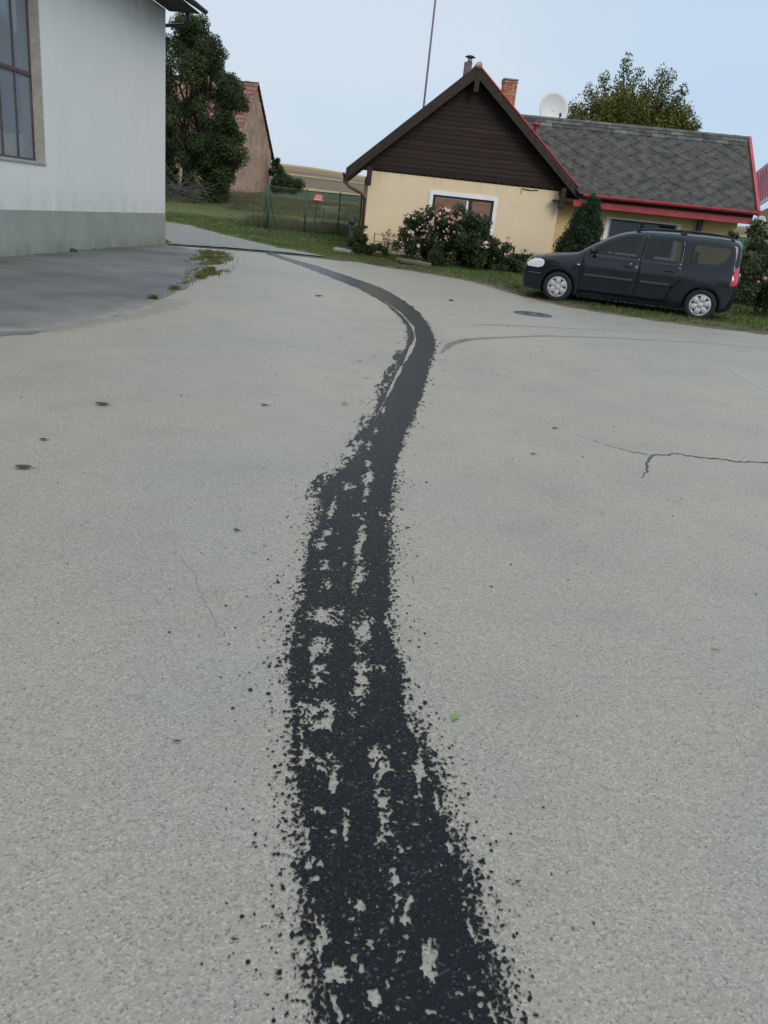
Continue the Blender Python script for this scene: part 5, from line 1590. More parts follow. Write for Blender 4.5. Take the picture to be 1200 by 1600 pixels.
def dry_plant(label, loc, n, h, spread, heads=True):
    t = thing('dry_plant', label, 'plant', loc)
    for k in range(n):
        mb = MB(); a = rng.random() * 2 * PI; s = spread * math.sqrt(rng.random()); hh = h * (0.6 + 0.5 * rng.random())
        p0 = Vector((s * 0.4 * math.cos(a), s * 0.3 * math.sin(a), -0.02)); p1 = Vector((s * math.cos(a), s * 0.5 * math.sin(a), hh))
        pts_ = [p0, p0.lerp(p1, 0.5) + Vector((rng.normal() * 0.03, 0, 0.03)), p1]
        mb.tube(pts_, [0.007, 0.006, 0.004], 4)
        mb.build('stem', M_BARK, t)
        if heads and k % 2 == 0:
            V, F = leaf_cloud([tuple(p1), tuple(pts_[1])], [0.07, 0.05], 34, 0.026)
            npmesh('leaves', V, F, LF_DRY if k % 4 else LF_ROSE, t)
    return t
dry_plant('brownish withered bush in front of the cream wall left of the rose bush', (-0.78, 26.6, ground_z(-0.78, 26.6)), 16, 0.72, 0.30)
dry_plant('thin withered stalks against the left edge of the rose bush', (-0.22, 25.9, ground_z(-0.2, 25.9)), 12, 0.95, 0.25)
dry_plant('row of thin rose canes with few leaves above the brick bed edging', (2.75, 26.95, ground_z(2.75, 26.95)), 30, 0.85, 0.75)
dry_plant('sparse pale stalks above the car bonnet at the cream wall', (3.75, 27.0, ground_z(3.7, 27.0)), 14, 0.55, 0.45)
# garden edging rail (dark line) left of rose bush
mb = MB(); FE = thing('garden_rail', 'thin wire rails on small posts in front of the cream wall', 'rail', (-1.25, 27.05, Tz(-1.2, 27)))
for z in (0.20, 0.42, 0.64):
    MB().tube([(0, 0, z + 0.02), (0.9, 0.03, z - 0.01), (1.6, 0.05, z - 0.03)], 0.008, 5).build('wire', M_BARK, FE)
for x in (0, 0.8, 1.6):
    MB().tube([(x, 0.03, -0.1), (x, 0.03, 0.70)], 0.014, 6).build('post', M_BARK, FE)
# dark stake before the planter
o = MB().tube([(0, 0, -0.1), (0, 0, 0.75), (0, 0, 0.82)], [0.03, 0.03, 0.012], 8).build('garden_stake', M_IRON); o.location = (3.1, 25.7, Tz(3, 25.7)); tag(o, 'dark short stake standing in front of the brick bed edging', 'stake')
# thuja
t = thing('thuja', 'dark green conical thuja in front of the cottage corner, behind the car', 'conifer', (4.95, 25.2, ground_z(4.95, 25.2)))
Cc, Rr = [], []
for k in range(260):
    z = 0.10 + 2.15 * rng.random() ** 0.9
    rad = 0.74 * (1 - (z / 2.5) ** 1.3) * (0.72 + 0.5 * rng.random())
    a = rng.random() * 2 * PI
    Cc.append((rad * math.cos(a) - 0.1 + 0.12 * z, rad * math.sin(a), z)); Rr.append(0.09 + 0.07 * rng.random())
Vv, Ff = leaf_cloud(Cc, Rr, 32000, 0.035, stretch=(1, 1, 1.9))
npmesh('foliage', Vv, Ff, LF_THUJA, t)
mbt = MB(); limb(mbt, (0, 0, -0.05), (0.1, 0, 2.1), 0.05, 0.015, 0.02); mbt.build('trunk', M_BARK, t)

# ------------------------------------------------------------------ car
M_PAINT = mat('dark_slate_blue_car_paint', (0.0030, 0.0065, 0.0115), rough=0.30, var=0.06, scale=1, coat=0.75, spec=0.12)
M_PLASTIC = mat('black_trim_plastic', (0.010, 0.011, 0.012), rough=0.55)
M_TYRE = mat('tyre_rubber', (0.012, 0.012, 0.012), rough=0.85)
M_CAP = mat('silver_hubcap', (0.50, 0.51, 0.52), rough=0.32, metal=0.55, var=0.05)
M_LAMP = mat('clear_headlamp', (0.75, 0.78, 0.78), rough=0.08, coat=1.0, var=0.1, scale=12)
M_TAIL = mat('red_tail_lamp', (0.42, 0.012, 0.03), rough=0.12, coat=1.0, var=0.3, scale=8)
M_SEAT = mat('dark_seat_fabric', (0.03, 0.034, 0.036), rough=0.9)
M_CHROME = mat('silver_plastic', (0.55, 0.56, 0.57), rough=0.3, metal=0.6)
cth = R(-20.4)
fw = Vector((3.19, 17.75)); rot2 = Matrix.Rotation(cth, 2)
off = rot2 @ Vector((0.80, -0.76))
CAR = thing('parked_car', 'dark slate blue estate car parked on the grass verge in front of the cottage', 'car', (fw.x - off.x, fw.y - off.y, 0.005), cth)
TOP = [(0.03, 0.24), (0.005, 0.40), (0.0, 0.52), (0.03, 0.64), (0.07, 0.73), (0.14, 0.81), (0.26, 0.875), (0.45, 0.93), (0.70, 0.975), (0.95, 1.01), (1.16, 1.05),
       (1.28, 1.13), (1.50, 1.265), (1.72, 1.385), (1.92, 1.475), (2.08, 1.525), (2.30, 1.565), (2.6, 1.59), (3.0, 1.605), (3.4, 1.605), (3.8, 1.605), (4.1, 1.59), (4.25, 1.56),
       (4.345, 1.49), (4.385, 1.32), (4.40, 1.12), (4.42, 0.95), (4.445, 0.84), (4.45, 0.66), (4.445, 0.48), (4.41, 0.30)]
def arch(cx, r=0.365, a0=200, a1=-20, n=15):
    return [(cx + r * math.cos(R(a)), 0.31 + r * math.sin(R(a))) for a in np.linspace(a0, a1, n)]
BOT = [(4.18, 0.235)] + [(4.08, 0.20)] + arch(3.705)[::-1] + [(3.3, 0.185), (1.25, 0.185)] + arch(0.80)[::-1] + [(0.36, 0.20), (0.2, 0.205)]
XA, XB = [0, 0.8, 1.3, 2.5, 3.35, 3.705, 4.45], [-0.07, 0.8, 1.24, 2.37, 3.22, 3.705, 4.31]
def xm(x): return float(np.interp(x, XA, XB))
def xmp(P): return [(xm(p[0]), p[1]) for p in P]
TOP = xmp(TOP)
OUT = TOP + BOT
# smooth window outlines
FWIN = [(1.47, 1.065), (1.62, 1.185), (1.80, 1.305), (1.98, 1.395), (2.12, 1.44), (2.30, 1.462), (2.47, 1.467), (2.45, 1.25), (2.42, 1.055)]
RWIN = [(2.58, 1.05), (2.59, 1.25), (2.61, 1.45), (2.64, 1.468), (3.15, 1.465), (3.22, 1.445), (3.245, 1.40), (3.25, 1.12), (3.23, 1.065), (3.18, 1.05)]
QWIN = [(3.42, 1.08), (3.42, 1.39), (3.44, 1.425), (3.49, 1.437), (3.98, 1.42), (4.10, 1.405), (4.13, 1.375), (4.10, 1.30), (4.04, 1.20), (3.97, 1.13), (3.88, 1.085), (3.78, 1.065), (3.46, 1.06)]
def grow(P, d):
    n = len(P); cx = sum(p[0] for p in P) / n; cy = sum(p[1] for p in P) / n
    ar = sum(P[i][0] * P[(i + 1) % n][1] - P[(i + 1) % n][0] * P[i][1] for i in range(n))
    sg = 1 if ar > 0 else -1
    out = []
    for i in range(n):
        a, b, c = Vector(P[i - 1]), Vector(P[i]), Vector(P[(i + 1) % n])
        e1 = (b - a).normalized(); e2 = (c - b).normalized()
        n1 = Vector((e1.y, -e1.x)) * sg; n2 = Vector((e2.y, -e2.x)) * sg
        m = (n1 + n2); m = m / max(0.5, m.length_squared / 2) if m.length > 0.3 else n1
        q = b + m * d; out.append((q.x, q.y))
    return out
FDOOR = [(1.30, 0.27), (1.30, 0.90), (1.36, 1.045), (1.42, 1.09), (1.60, 1.235), (1.80, 1.36), (1.98, 1.445), (2.14, 1.495), (2.32, 1.515), (2.515, 1.52), (2.51, 1.25), (2.50, 0.9), (2.50, 0.27)]
RDOOR = [(2.53, 0.27), (2.53, 0.9), (2.54, 1.25), (2.545, 1.52), (3.18, 1.518), (3.28, 1.49), (3.315, 1.42), (3.33, 1.10), (3.34, 0.86), (3.33, 0.70), (3.24, 0.58), (3.19, 0.45), (3.17, 0.27)]
HLAMP = [(0.095, 0.715), (0.13, 0.66), (0.36, 0.655), (0.45, 0.69), (0.475, 0.76), (0.455, 0.815), (0.39, 0.835), (0.26, 0.825), (0.16, 0.775)]
TLAMP = [(4.27, 0.74), (4.29, 0.95), (4.345, 1.09), (4.40, 1.10), (4.425, 0.93), (4.437, 0.84), (4.437, 0.74)]
BUMPF = [(0.0, 0.20), (0.0, 0.60), (0.55, 0.60), (0.55, 0.20)]
FWIN, RWIN, QWIN, FDOOR, RDOOR, HLAMP, TLAMP = [xmp(P) for P in (FWIN, RWIN, QWIN, FDOOR, RDOOR, HLAMP, TLAMP)]
def pip(x, z, P):
    c = False; n = len(P)
    for i in range(n):
        x0, z0 = P[i]; x1, z1 = P[(i + 1) % n]
        if (z0 > z) != (z1 > z) and x < (x1 - x0) * (z - z0) / (z1 - z0) + x0: c = not c
    return c
def halfw(x, z):
    w_ = 0.868
    if z > 0.93: w_ -= (z - 0.93) * 0.20
    if z > 0.80: w_ -= min(z - 0.80, 0.13) * 0.26
    if z < 0.78: w_ -= (0.78 - z) * 0.10
    if x < 1.0: w_ -= 0.20 * ((1.0 - x)) ** 2.4
    if x > 3.7: w_ -= 0.085 * ((x - 3.7) / 0.62) ** 2
    for c in (0.80, 3.705):
        d = math.hypot(x - c, z - 0.31)
        if d < 0.52: w_ += 0.018 * min(1, max(0, (0.52 - d) / 0.12))
    if 0.60 < z < 0.645 and 1.36 < x < 3.22: w_ += 0.008
    return w_
def topd(x, z):
    d = 9
    for i in range(len(TOP) - 1):
        x0, z0 = TOP[i]; x1, z1 = TOP[i + 1]; dx, dz_ = x1 - x0, z1 - z0
        t = max(0, min(1, ((x - x0) * dx + (z - z0) * dz_) / (dx * dx + dz_ * dz_)))
        d = min(d, math.hypot(x - x0 - t * dx, z - z0 - t * dz_))
    return d
RR = 0.11
def sidey(x, z, d=None):
    d = topd(x, z) if d is None else d
    q = max(0.0, 1 - d / RR)
    return halfw(x, z) - RR * (1 - math.sqrt(max(0, 1 - q * q)))
polys = {'hole_f': FWIN, 'hole_r': RWIN, 'hole_q': QWIN, 'trim_f': grow(FWIN, 0.028), 'trim_r': grow(RWIN, 0.028), 'trim_q': grow(QWIN, 0.022),
         'fdoor': FDOOR, 'fseam': grow(FDOOR, 0.009), 'rdoor': RDOOR, 'rseam': grow(RDOOR, 0.009), 'hl': HLAMP, 'tl': TLAMP}
verts, edges = [], []
def addloop(P, closed=True, sub=0.05):
    k0 = len(verts)
    for i in range(len(P) if closed else len(P) - 1):
        a, b = Vector(P[i]), Vector(P[(i + 1) % len(P)])
        m = max(1, int((b - a).length / sub))
        for j in range(m): verts.append(a.lerp(b, j / m))
    n = len(verts) - k0
    for i in range(n): edges.append((k0 + i, k0 + (i + 1) % n))
addloop(OUT)
for P in polys.values(): addloop(P)
for off_ in (0.012, 0.03, 0.06, 0.1):     # rows that resolve the rounded shoulder
    for i in range(len(TOP) - 1):
        a, b = Vector(TOP[i]), Vector(TOP[i + 1]); e = (b - a).normalized(); nn = Vector((e.y, -e.x))
        m = max(1, int((b - a).length / 0.06))
        for j in range(m):
            p = a.lerp(b, (j + 0.5) / m) + nn * off_
            if pip(p.x, p.y, OUT): verts.append(p)
for x in np.arange(0.05, 4.45, 0.07):
    for z in list(np.arange(0.25, 1.55, 0.075)) + [0.60, 0.61, 0.635, 0.645, 0.80, 0.93]:
        if pip(x, z, OUT) and topd(x, z) > 0.1: verts.append(Vector((x, z)))
res = delaunay_2d_cdt(verts, edges, [], 0, 1e-4)
cv, cf = res[0], res[2]
cy_ = [sidey(v.x, v.y) for v in cv]
regions = {}
for f in cf:
    cx = sum(cv[i].x for i in f) / len(f); cz = sum(cv[i].y for i in f) / len(f)
    if not pip(cx, cz, OUT): continue
    inn = lambda k: pip(cx, cz, polys[k])
    if inn('hole_f'): r = 'glass_f'
    elif inn('hole_r'): r = 'glass_r'
    elif inn('hole_q'): r = 'glass_q'
    elif inn('trim_f'): r = 'trim_f'
    elif inn('trim_r'): r = 'trim_r'
    elif inn('trim_q'): r = 'trim_q'
    elif inn('fdoor'): r = 'front_door'
    elif inn('rdoor'): r = 'rear_door'
    elif inn('fseam') or inn('rseam'): r = 'seam'
    elif inn('hl'): r = 'headlight'
    elif inn('tl'): r = 'tail_light'
    else: r = 'body'
    regions.setdefault(r, []).append(f)
def side_mesh(mb, reg, sign, inset=0.0):
    mp_ = {}; vs = []; fs = []
    for f in regions.get(reg, []):
        q = []
        for i in f:
            if i not in mp_:
                mp_[i] = len(vs); vs.append((cv[i].x, sign * (cy_[i] - inset), cv[i].y))
            q.append(mp_[i])
        fs.append(tuple(q))
    mb.add(vs, fs)
def finish(mb, name, m, parent, smooth=True, solid=0.0):
    me = bpy.data.meshes.new(name); me.from_pydata(mb.v, [], mb.f)
    bm = bmesh.new(); bm.from_mesh(me)
    bmesh.ops.remove_doubles(bm, verts=bm.verts, dist=0.0004)
    bmesh.ops.recalc_face_normals(bm, faces=bm.faces)
    bm.to_mesh(me); bm.free(); me.materials.append(m)
    if smooth: me.polygons.foreach_set('use_smooth', [True] * len(me.polygons))
    o = link(name, me, parent)
    if solid:
        md = o.modifiers.new('s', 'SOLIDIFY'); md.thickness = solid; md.offset = -1
    return o
# body shell: sides, seams and the centre strip over bonnet, roof, tailgate
fine = []
for i in range(len(TOP) - 1):
    a, b = Vector(TOP[i]), Vector(TOP[i + 1]); m = max(1, int((b - a).length / 0.05))
    for j in range(m): fine.append(a.lerp(b, j / m))
fine.append(Vector(TOP[-1]))
NC = 17
def strip_pt(i, c):
    p = fine[i]; a = fine[max(i - 1, 0)]; b = fine[min(i + 1, len(fine) - 1)]
    e = (b - a).normalized(); nn = Vector((-e.y, e.x))
    ye = sidey(p.x, p.y, 0.0); t = c / (NC - 1) * 2 - 1
    crown = (0.035 if p.y > 1.2 else 0.03) * (1 - abs(t) ** 2.2)
    if p.x < 0.2: crown = 0.075 * (1 - abs(t) ** 2.0)
    return (p.x + nn.x * crown, t * ye, p.y + nn.y * crown)
body, wind, rearg, lampF, grille = MB(), MB(), MB(), MB(), MB()
for i in range(len(fine) - 1):
    for c in range(NC - 1):
        q = [strip_pt(i, c), strip_pt(i, c + 1), strip_pt(i + 1, c + 1), strip_pt(i + 1, c)]
        m_ = fine[i].lerp(fine[i + 1], 0.5); edge_ = c in (0, NC - 2)
        if xm(1.25) < m_.x < xm(2.03) and m_.y > 1.1 and not edge_: wind.add(q, [(0, 1, 2, 3)])
        elif m_.x > 4.17 and 1.02 < m_.y < 1.44 and not edge_ and c not in (1, NC - 3): rearg.add(q, [(0, 1, 2, 3)])
        elif m_.x < 0.12 and 0.66 < m_.y < 0.79 and (c < 3 or c > NC - 5): lampF.add(q, [(0, 1, 2, 3)])
        elif m_.x < 0.12 and (0.64 < m_.y < 0.77 or 0.3 < m_.y < 0.45) and 3 < c < NC - 5: grille.add(q, [(0, 1, 2, 3)])
        else: body.add(q, [(0, 1, 2, 3)])
for sg in (-1, 1): side_mesh(body, 'body', sg)
bo = finish(body, 'body', M_PAINT, CAR, solid=0.02)
es = bo.modifiers.new('es', 'EDGE_SPLIT'); es.split_angle = R(40)
finish(wind, 'windscreen', M_CARGLASS, CAR); finish(rearg, 'rear_window', M_CARGLASS, CAR)
finish(grille, 'grille', M_PLASTIC, CAR)
for sg in (-1, 1):
    seam = MB(); side_mesh(seam, 'seam', sg, 0.012); finish(seam, 'door_seal', M_PLASTIC, CAR)
    for tn in ('trim_f', 'trim_r', 'trim_q'):
        tr_ = MB(); side_mesh(tr_, tn, sg, 0.003); finish(tr_, 'window_trim', M_PLASTIC, CAR)
for sg in (-1, 1):
    for nm, reg, gl in (('front_door', 'front_door', 'glass_f'), ('rear_door', 'rear_door', 'glass_r')):
        mb = MB(); side_mesh(mb, reg, sg); d_ = finish(mb, nm, M_PAINT, CAR, solid=0.02)
        mb = MB(); side_mesh(mb, gl, sg, 0.012); finish(mb, 'side_window', M_CARGLASS, d_)
        x = 2.18 if nm == 'front_door' else 3.0
        y = sg * (halfw(x, 0.88) + 0.018)
        h_ = MB(); h_.tube([(x - 0.09, y - sg * 0.03, 0.885), (x - 0.075, y, 0.89), (x + 0.075, y, 0.892), (x + 0.09, y - sg * 0.03, 0.887)], 0.015, 8); h_.build('handle', M_PLASTIC, d_, smooth=True)
        x0, x1 = (1.32, 2.31) if nm == 'front_door' else (2.47, 3.04)
        h_ = MB(); yy = sg * (halfw(2.0, 0.61) + 0.004); h_.box((x0, min(yy - 0.012, yy + 0.012), 0.60), (x1, max(yy - 0.012, yy + 0.012), 0.645)); h_.build('rubbing_strip', mat('strip_paint', (0.016, 0.024, 0.032), rough=0.3, coat=0.6), d_, bevel=0.008)
        if nm == 'front_door':
            MB().lathe([(0.0, 0), (0.014, 0), (0.014, 0.006), (0, 0.008)], 10, axis='y', c=(2.22, sg * (halfw(2.22, 0.93) + 0.0), 0.94)).build('lock', M_CHROME, d_)
    mb = MB(); side_mesh(mb, 'glass_q', sg, 0.008); finish(mb, 'quarter_window', M_CARGLASS, CAR)
    mb = MB(); side_mesh(mb, 'headlight', sg, -0.004)
    finish(mb, 'headlight', M_LAMP, CAR)
    mb = MB(); side_mesh(mb, 'tail_light', sg, -0.006); finish(mb, 'tail_light', M_TAIL, CAR)
    # mirror
    mm = MB(); x, y, z = 1.43, sg * 0.90, 1.10
    mm.tube([(x + 0.03, sg * 0.83, z - 0.05), (x, sg * 0.92, z)], 0.025, 6)
    n = len(mm.v)
    for lat in range(7):
        for lon in range(12):
            a, b = PI * lat / 6, 2 * PI * lon / 12
            mm.v.append((x + 0.07 * math.sin(a) * math.cos(b) * 0.9, y + sg * 0.09 + 0.10 * math.cos(a), z + 0.02 + 0.075 * math.sin(a) * math.sin(b)))
    for lat in range(6):
        for lon in range(12):
            a = n + lat * 12 + lon; b = n + lat * 12 + (lon + 1) % 12
            mm.f.append((a, b, b + 12, a + 12))
    mm.build('mirror', M_PLASTIC, CAR, smooth=True)
    # roof rails
    rr_ = MB(); yr = sg * 0.60
    pts_ = [(2.18, yr, 1.575), (2.36, yr, 1.625), (2.6, yr, 1.655), (3.1, yr, 1.672), (3.6, yr, 1.668), (3.88, yr, 1.65), (4.0, yr, 1.615), (4.07, yr, 1.565)]
    rr_.tube(pts_, [0.02] + [0.018] * 6 + [0.02], 8); rl = rr_.build('roof_rail', M_PLASTIC, CAR, smooth=True)
    fo = MB(); fo.hexa([(3.03, yr - 0.02, 1.58), (3.17, yr - 0.02, 1.58), (3.17, yr + 0.02, 1.58), (3.03, yr + 0.02, 1.58), (3.05, yr - 0.015, 1.675), (3.15, yr - 0.015, 1.675), (3.15, yr + 0.015, 1.675), (3.05, yr + 0.015, 1.675)]); fo.build('rail_foot', M_PLASTIC, rl)
    MB().lathe([(0.0, 0.0), (0.022, 0.002), (0.016, 0.012), (0, 0.016)], 10, axis='y', c=(1.17, sg * (halfw(1.17, 0.80) - (0 if sg > 0 else 0.0)), 0.80)).build('side_indicator', M_LAMP, CAR, smooth=True)
finish(lampF, 'lamp_corner', M_LAMP, CAR)
# thin bright line on the front bumper corner
for sg in (-1, 1):
    MB().tube([(x, sg * (sidey(x, 0.54) + 0.004), 0.54) for x in (0.12, 0.2, 0.3, 0.4)], 0.009, 6).build('bumper_line', mat('bumper_strip', (0.08, 0.085, 0.09), rough=0.4), CAR)
# floor pan, arches, interior
mb = MB(); mb.box((0.45, -0.60, 0.20), (4.1, 0.60, 0.26)); mb.box((1.16, -0.80, 0.19), (3.33, 0.80, 0.24)); mb.box((0.45, -0.58, 0.26), (1.25, 0.58, 0.82)); mb.box((3.3, -0.58, 0.26), (4.1, 0.58, 0.62))
mb.build('floor_pan', M_PLASTIC, CAR)
for cx in (0.80, 3.705):
    for sg in (-1, 1):
        mb = MB(); vs = []; fs = []
        A_ = np.linspace(R(-25), R(205), 16)
        for i, a in enumerate(A_):
            for y in (0.56, 0.835): vs.append((cx + 0.362 * math.cos(a), sg * y, 0.31 + 0.362 * math.sin(a)))
            if i: fs.append((2 * i - 2, 2 * i, 2 * i + 1, 2 * i - 1))
        mb.add(vs, fs); mb.build('wheel_arch', M_PLASTIC, CAR, smooth=True)
def seat(x, y, w_=0.48):
    mb = MB(); mb.box((x, y - w_ / 2, 0.45), (x + 0.5, y + w_ / 2, 0.62))
    mb.hexa([(x + 0.42, y - w_ / 2, 0.6), (x + 0.54, y - w_ / 2, 0.6), (x + 0.54, y + w_ / 2, 0.6), (x + 0.42, y + w_ / 2, 0.6),
             (x + 0.60, y - w_ / 2 + 0.04, 1.15), (x + 0.70, y - w_ / 2 + 0.04, 1.15), (x + 0.70, y + w_ / 2 - 0.04, 1.15), (x + 0.60, y + w_ / 2 - 0.04, 1.15)])
    if w_ < 0.6: mb.box((x + 0.62, y - 0.12, 1.17), (x + 0.70, y + 0.12, 1.34))
    else:
        for q in (-0.38, 0, 0.38): mb.box((x + 0.62, y + q - 0.11, 1.17), (x + 0.69, y + q + 0.11, 1.30))
    mb.build('seat', M_SEAT, CAR, bevel=0.03)
seat(1.85, -0.36); seat(1.85, 0.36); seat(2.75, 0, 1.3)
mb = MB(); mb.hexa([(1.25, -0.72, 0.7), (1.6, -0.72, 0.7), (1.6, 0.72, 0.7), (1.25, 0.72, 0.7), (1.25, -0.70, 1.02), (1.55, -0.68, 1.0), (1.55, 0.68, 1.0), (1.25, 0.70, 1.02)]); mb.build('dashboard', M_SEAT, CAR, bevel=0.03)
mb = MB(); rg = [(1.72 + 0.06 * math.sin(a), -0.36 + 0.18 * math.cos(a), 0.98 + 0.17 * math.sin(a)) for a in np.linspace(0, 2 * PI, 19)]
mb.tube(rg, 0.015, 6); mb.build('steering_wheel', M_PLASTIC, CAR, smooth=True)
# wheels
def wheel(x, sg):
    y = sg * 0.755
    wl = thing('w', None, None); wl.name = 'wheel'; wl.parent = CAR; wl.location = (x, y, 0.31)
    for k_ in list(wl.keys()): del wl[k_]
    wl.rotation_euler = (0, R(rng.random() * 60), 0 if sg < 0 else PI)
    MB().lathe([(0.20, -0.06), (0.20, 0.09), (0.27, 0.095), (0.305, 0.07), (0.315, 0.0), (0.305, -0.07), (0.29, -0.088), (0.25, -0.092), (0.21, -0.085), (0.20, -0.06)], 40, axis='y').build('tyre', M_TYRE, wl, smooth=True)
    MB().lathe([(0.0, -0.045), (0.20, -0.045), (0.205, -0.075)], 32, axis='y').build('rim', M_IRON, wl)
    cap_ = MB()
    cap_.lathe([(0.175, -0.075), (0.205, -0.088), (0.212, -0.082)], 40, axis='y')
    cap_.lathe([(0.0, -0.098), (0.045, -0.097), (0.06, -0.088), (0.075, -0.086)], 24, axis='y')
    for k_ in range(6):
        a = k_ * PI / 3
        ring = []
        for (r_, hw_, yy_) in ((0.06, 0.030, -0.090), (0.10, 0.052, -0.096), (0.145, 0.060, -0.098), (0.185, 0.052, -0.088)):
            da = hw_ / r_ if r_ > 0.08 else 0.45
            da = min(da, 0.5)
            ring.append([(r_ * math.cos(a + t), yy_ - 0.008 * (1 - (t / da) ** 2), r_ * math.sin(a + t)) for t in (-da, -da / 2, 0, da / 2, da)])
        vs = [p for rw in ring for p in rw]; fs = [(i * 5 + j, i * 5 + j + 1, i * 5 + j + 6, i * 5 + j + 5) for i in range(3) for j in range(4)]
        cap_.add(vs, fs)
    cap_.build('hubcap', M_CAP, wl, smooth=True)
    return wl
for x in (0.80, 3.705):
    for sg in (-1, 1): wheel(x, sg)
# exhaust, rear bumper plate
mb = MB(); mb.box((4.30, -0.26, 0.86), (4.325, 0.26, 0.97)); mb.build('number_plate', M_SIGNW, CAR)

# ------------------------------------------------------------------ litter on the asphalt
def leaf_mesh(name, m, L, Wd, curl):
    mb = MB(); n = 8; vs = []; fs = []
    for i in range(n + 1):
        t = i / n; w_ = Wd * math.sin(PI * min(0.98, 0.04 + t * 0.94)) ** 0.8
        z = 0.004 + curl * (2 * t - 1) ** 2
        vs += [(L * (t - 0.5), -w_, z + abs(w_) * 0.3), (L * (t - 0.5), 0, z), (L * (t - 0.5), w_, z + abs(w_) * 0.3)]
        if i: k = 3 * i; fs += [(k - 3, k - 2, k + 1, k), (k - 2, k - 1, k + 2, k + 1)]
    mb.add(vs, fs)
    mb.tube([(L * 0.48, 0, 0.006), (L * 0.8, L * 0.06, 0.004)], 0.0012, 4)
    return mb.mesh(name, m)
M_LG = mat('fresh_green_leaf', (0.16, 0.26, 0.035), rough=0.6, var=0.2, scale=40)
M_LB = mat('dark_brown_leaf', (0.045, 0.035, 0.028), rough=0.8, var=0.4, scale=40)
M_LY = mat('yellow_leaf', (0.30, 0.26, 0.08), rough=0.7)
o = link('fallen_leaf', leaf_mesh('leaf', M_LG, 0.046, 0.0085, 0.004)); o.location = (0.283, 2.072, 0.001); o.rotation_euler = (0, 0, R(66)); tag(o, 'bright green narrow leaf lying right of the wet streak', 'leaf')
o = link('fallen_leaf', leaf_mesh('leaf', M_LY, 0.03, 0.007, 0.003)); o.location = (1.315, 2.701, 0.001); o.rotation_euler = (0, 0, R(20)); tag(o, 'tiny yellow green leaf near the right edge, farther than the bright green leaf', 'leaf')
LV = [((-2.006, 5.298), 0.10, 0, 'dark leaf on the left asphalt, farthest of the three near the left edge'), ((-1.89, 3.878), 0.085, 8, 'largest dark leaf close to the left edge, nearest of the three there'), ((-2.009, 4.383), 0.05, 0, 'small dark leaf between two larger dark leaves near the left edge'),
      ((-0.969, 5.769), 0.06, -5, 'dark leaf midway between the left edge and the wet streak'), ((-0.662, 3.352), 0.035, -20, 'small dark curled leaf left of the wet streak bulge'), ((1.246, 6.023), 0.05, 10, 'dark speck of leaf right of the streak, before the crack'),
      ((0.964, 5.214), 0.04, 10, 'dark speck of leaf left of the crack end'), ((-1.478, 13.731), 0.14, 5, 'dark leaf far off on the asphalt left of the bend'), ((0.835, 15.423), 0.16, 60, 'brown leaf between the bend and the manhole cover'),
      ((0.283, 1.709), 0.016, 15, 'black crumb just right of the streak, under the green leaf'), ((0.402, 1.445), 0.014, 30, 'black crumb right of the near end of the streak'), ((-0.214, 1.211), 0.012, 0, 'black crumb left of the near end of the streak'),
      ((-0.505, 1.82), 0.016, 10, 'lone black crumb in the lower left of the asphalt')]
for (x, y), L_, a, lab in LV:
    o = link('fallen_leaf', leaf_mesh('leaf', M_LB, L_, L_ * 0.30, L_ * 0.1)); o.location = (x, y, 0.001); o.rotation_euler = (0, 0, R(a)); tag(o, lab, 'leaf')
# loose grit and crumbs, uncountable
N = 1500
gx = rng.uniform(-3.2, 4.2, N * 3); gy = 1.0 * (16 / 1.0) ** rng.random(N * 3)
k = (np.abs(gx) < gy * 0.62 + 0.1) & (vnoise(gx * 1.3 + 9, gy * 0.8) > 0.35)
gx, gy = gx[k][:N], gy[k][:N]; n = len(gx)
r = 0.0011 + rng.exponential(0.0011, n); r = np.minimum(r, 0.006) * (1 + gy * 0.10)
tet = np.array([[1, 0, 0], [-0.5, 0.87, 0], [-0.5, -0.87, 0], [0.1, 0.05, 0.9]])
ang = rng.random(n) * 6.28
ca, sa = np.cos(ang), np.sin(ang)
Vg = tet[None] * r[:, None, None]
Vr = np.stack([Vg[..., 0] * ca[:, None] - Vg[..., 1] * sa[:, None] + gx[:, None], Vg[..., 0] * sa[:, None] * 1.4 + Vg[..., 1] * ca[:, None] + gy[:, None], Vg[..., 2] + 0.0005], -1).reshape(-1, 3)
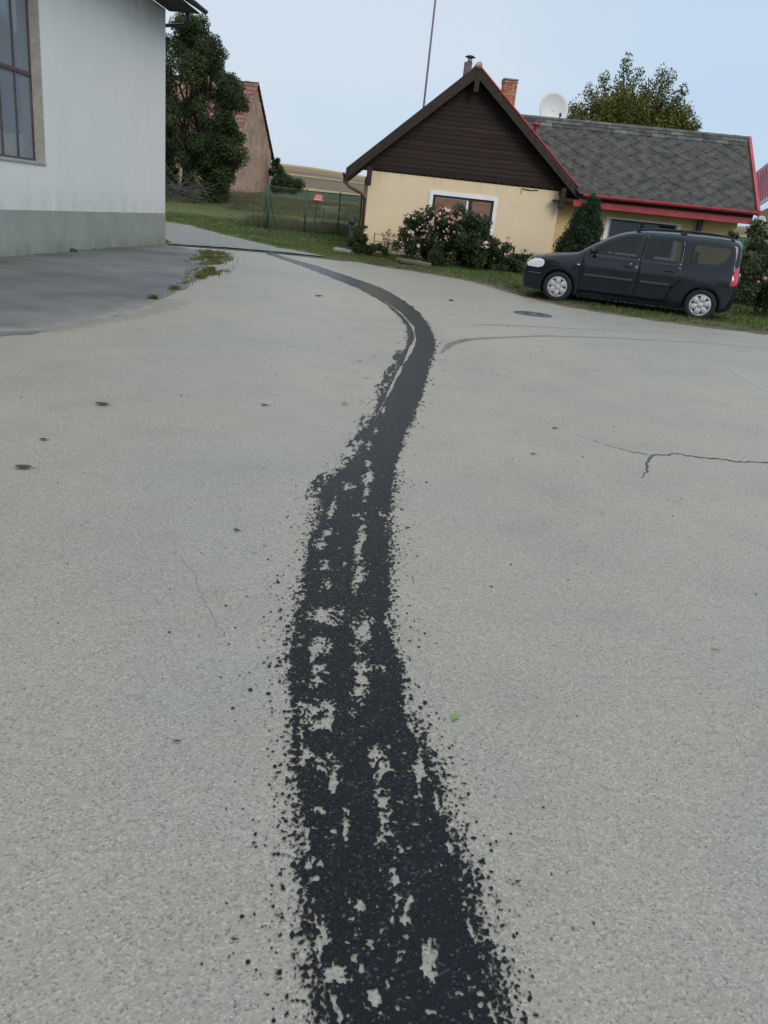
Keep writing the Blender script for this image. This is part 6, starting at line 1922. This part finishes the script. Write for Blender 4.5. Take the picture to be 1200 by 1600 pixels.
Fg = (np.arange(n)[:, None, None] * 4 + np.array([[0, 1, 3], [1, 2, 3], [2, 0, 3]])[None]).reshape(-1, 3)
o = npmesh('grit', Vr, Fg, mat('dark_grit', (0.10, 0.09, 0.08), rough=0.9, island=0.8, scale=4))
tag(o, 'dark grit and crumbs scattered over the asphalt', 'grit', kind='stuff')
# wet smudges left of the bend
sm = [(-0.41, 6.056, 0.05, 0.11), (-0.403, 7.985, 0.07, 0.10), (-0.30, 8.4, 0.06, 0.12), (-0.36, 6.5, 0.015, 0.10), (-0.27, 6.3, 0.02, 0.12), (-0.30, 7.2, 0.06, 0.05), (-0.20, 9.3, 0.05, 0.08), (-0.25, 8.7, 0.04, 0.1)]
for i, (x, y, a, b) in enumerate(sm):
    xs_ = np.linspace(x - a * 1.6, x + a * 1.6, 26); ys_ = np.linspace(y - b * 1.6, y + b * 1.6, 26)
    X, Y = np.meshgrid(xs_, ys_); d = 0.55 - np.hypot((X - x) / a, (Y - y) / b) * 0.8 + fbm(X * 25, Y * 14, 4) * 3.0
    d[0] = d[-1] = -1; d[:, 0] = d[:, -1] = -1
    ii = np.arange(26 * 26).reshape(26, 26)
    F = np.stack([ii[:-1, :-1], ii[:-1, 1:], ii[1:, 1:], ii[1:, :-1]], -1).reshape(-1, 4)
    at_ = np.clip(d, -1, 1).ravel() * 0.8
    F = F[at_[F].max(1) > -0.4]
    if not len(F): continue
    us_ = np.unique(F); rm = -np.ones(676, int); rm[us_] = np.arange(len(us_))
    o = npmesh('wet_smudge', np.stack([X.ravel(), Y.ravel(), np.full(676, 0.003)], -1)[us_], rm[F], M_MARK, attrs={'wet': ('FLOAT', at_[us_])})
    tag(o, ['dark compact damp smudge left of the streak, nearest of the smudges', 'curved damp smudge left of the bend, between two others', 'damp smudge left of the bend just beyond the curved one', 'thin upright damp smudge behind the dark compact one', 'thin damp smudge closest to the streak fringe', 'broad faint damp smudge in the middle of the row', 'small damp smudge farthest away beside the bend', 'narrow damp smudge second farthest beside the bend'][i], 'smudge', 'damp smudges left of the streak')
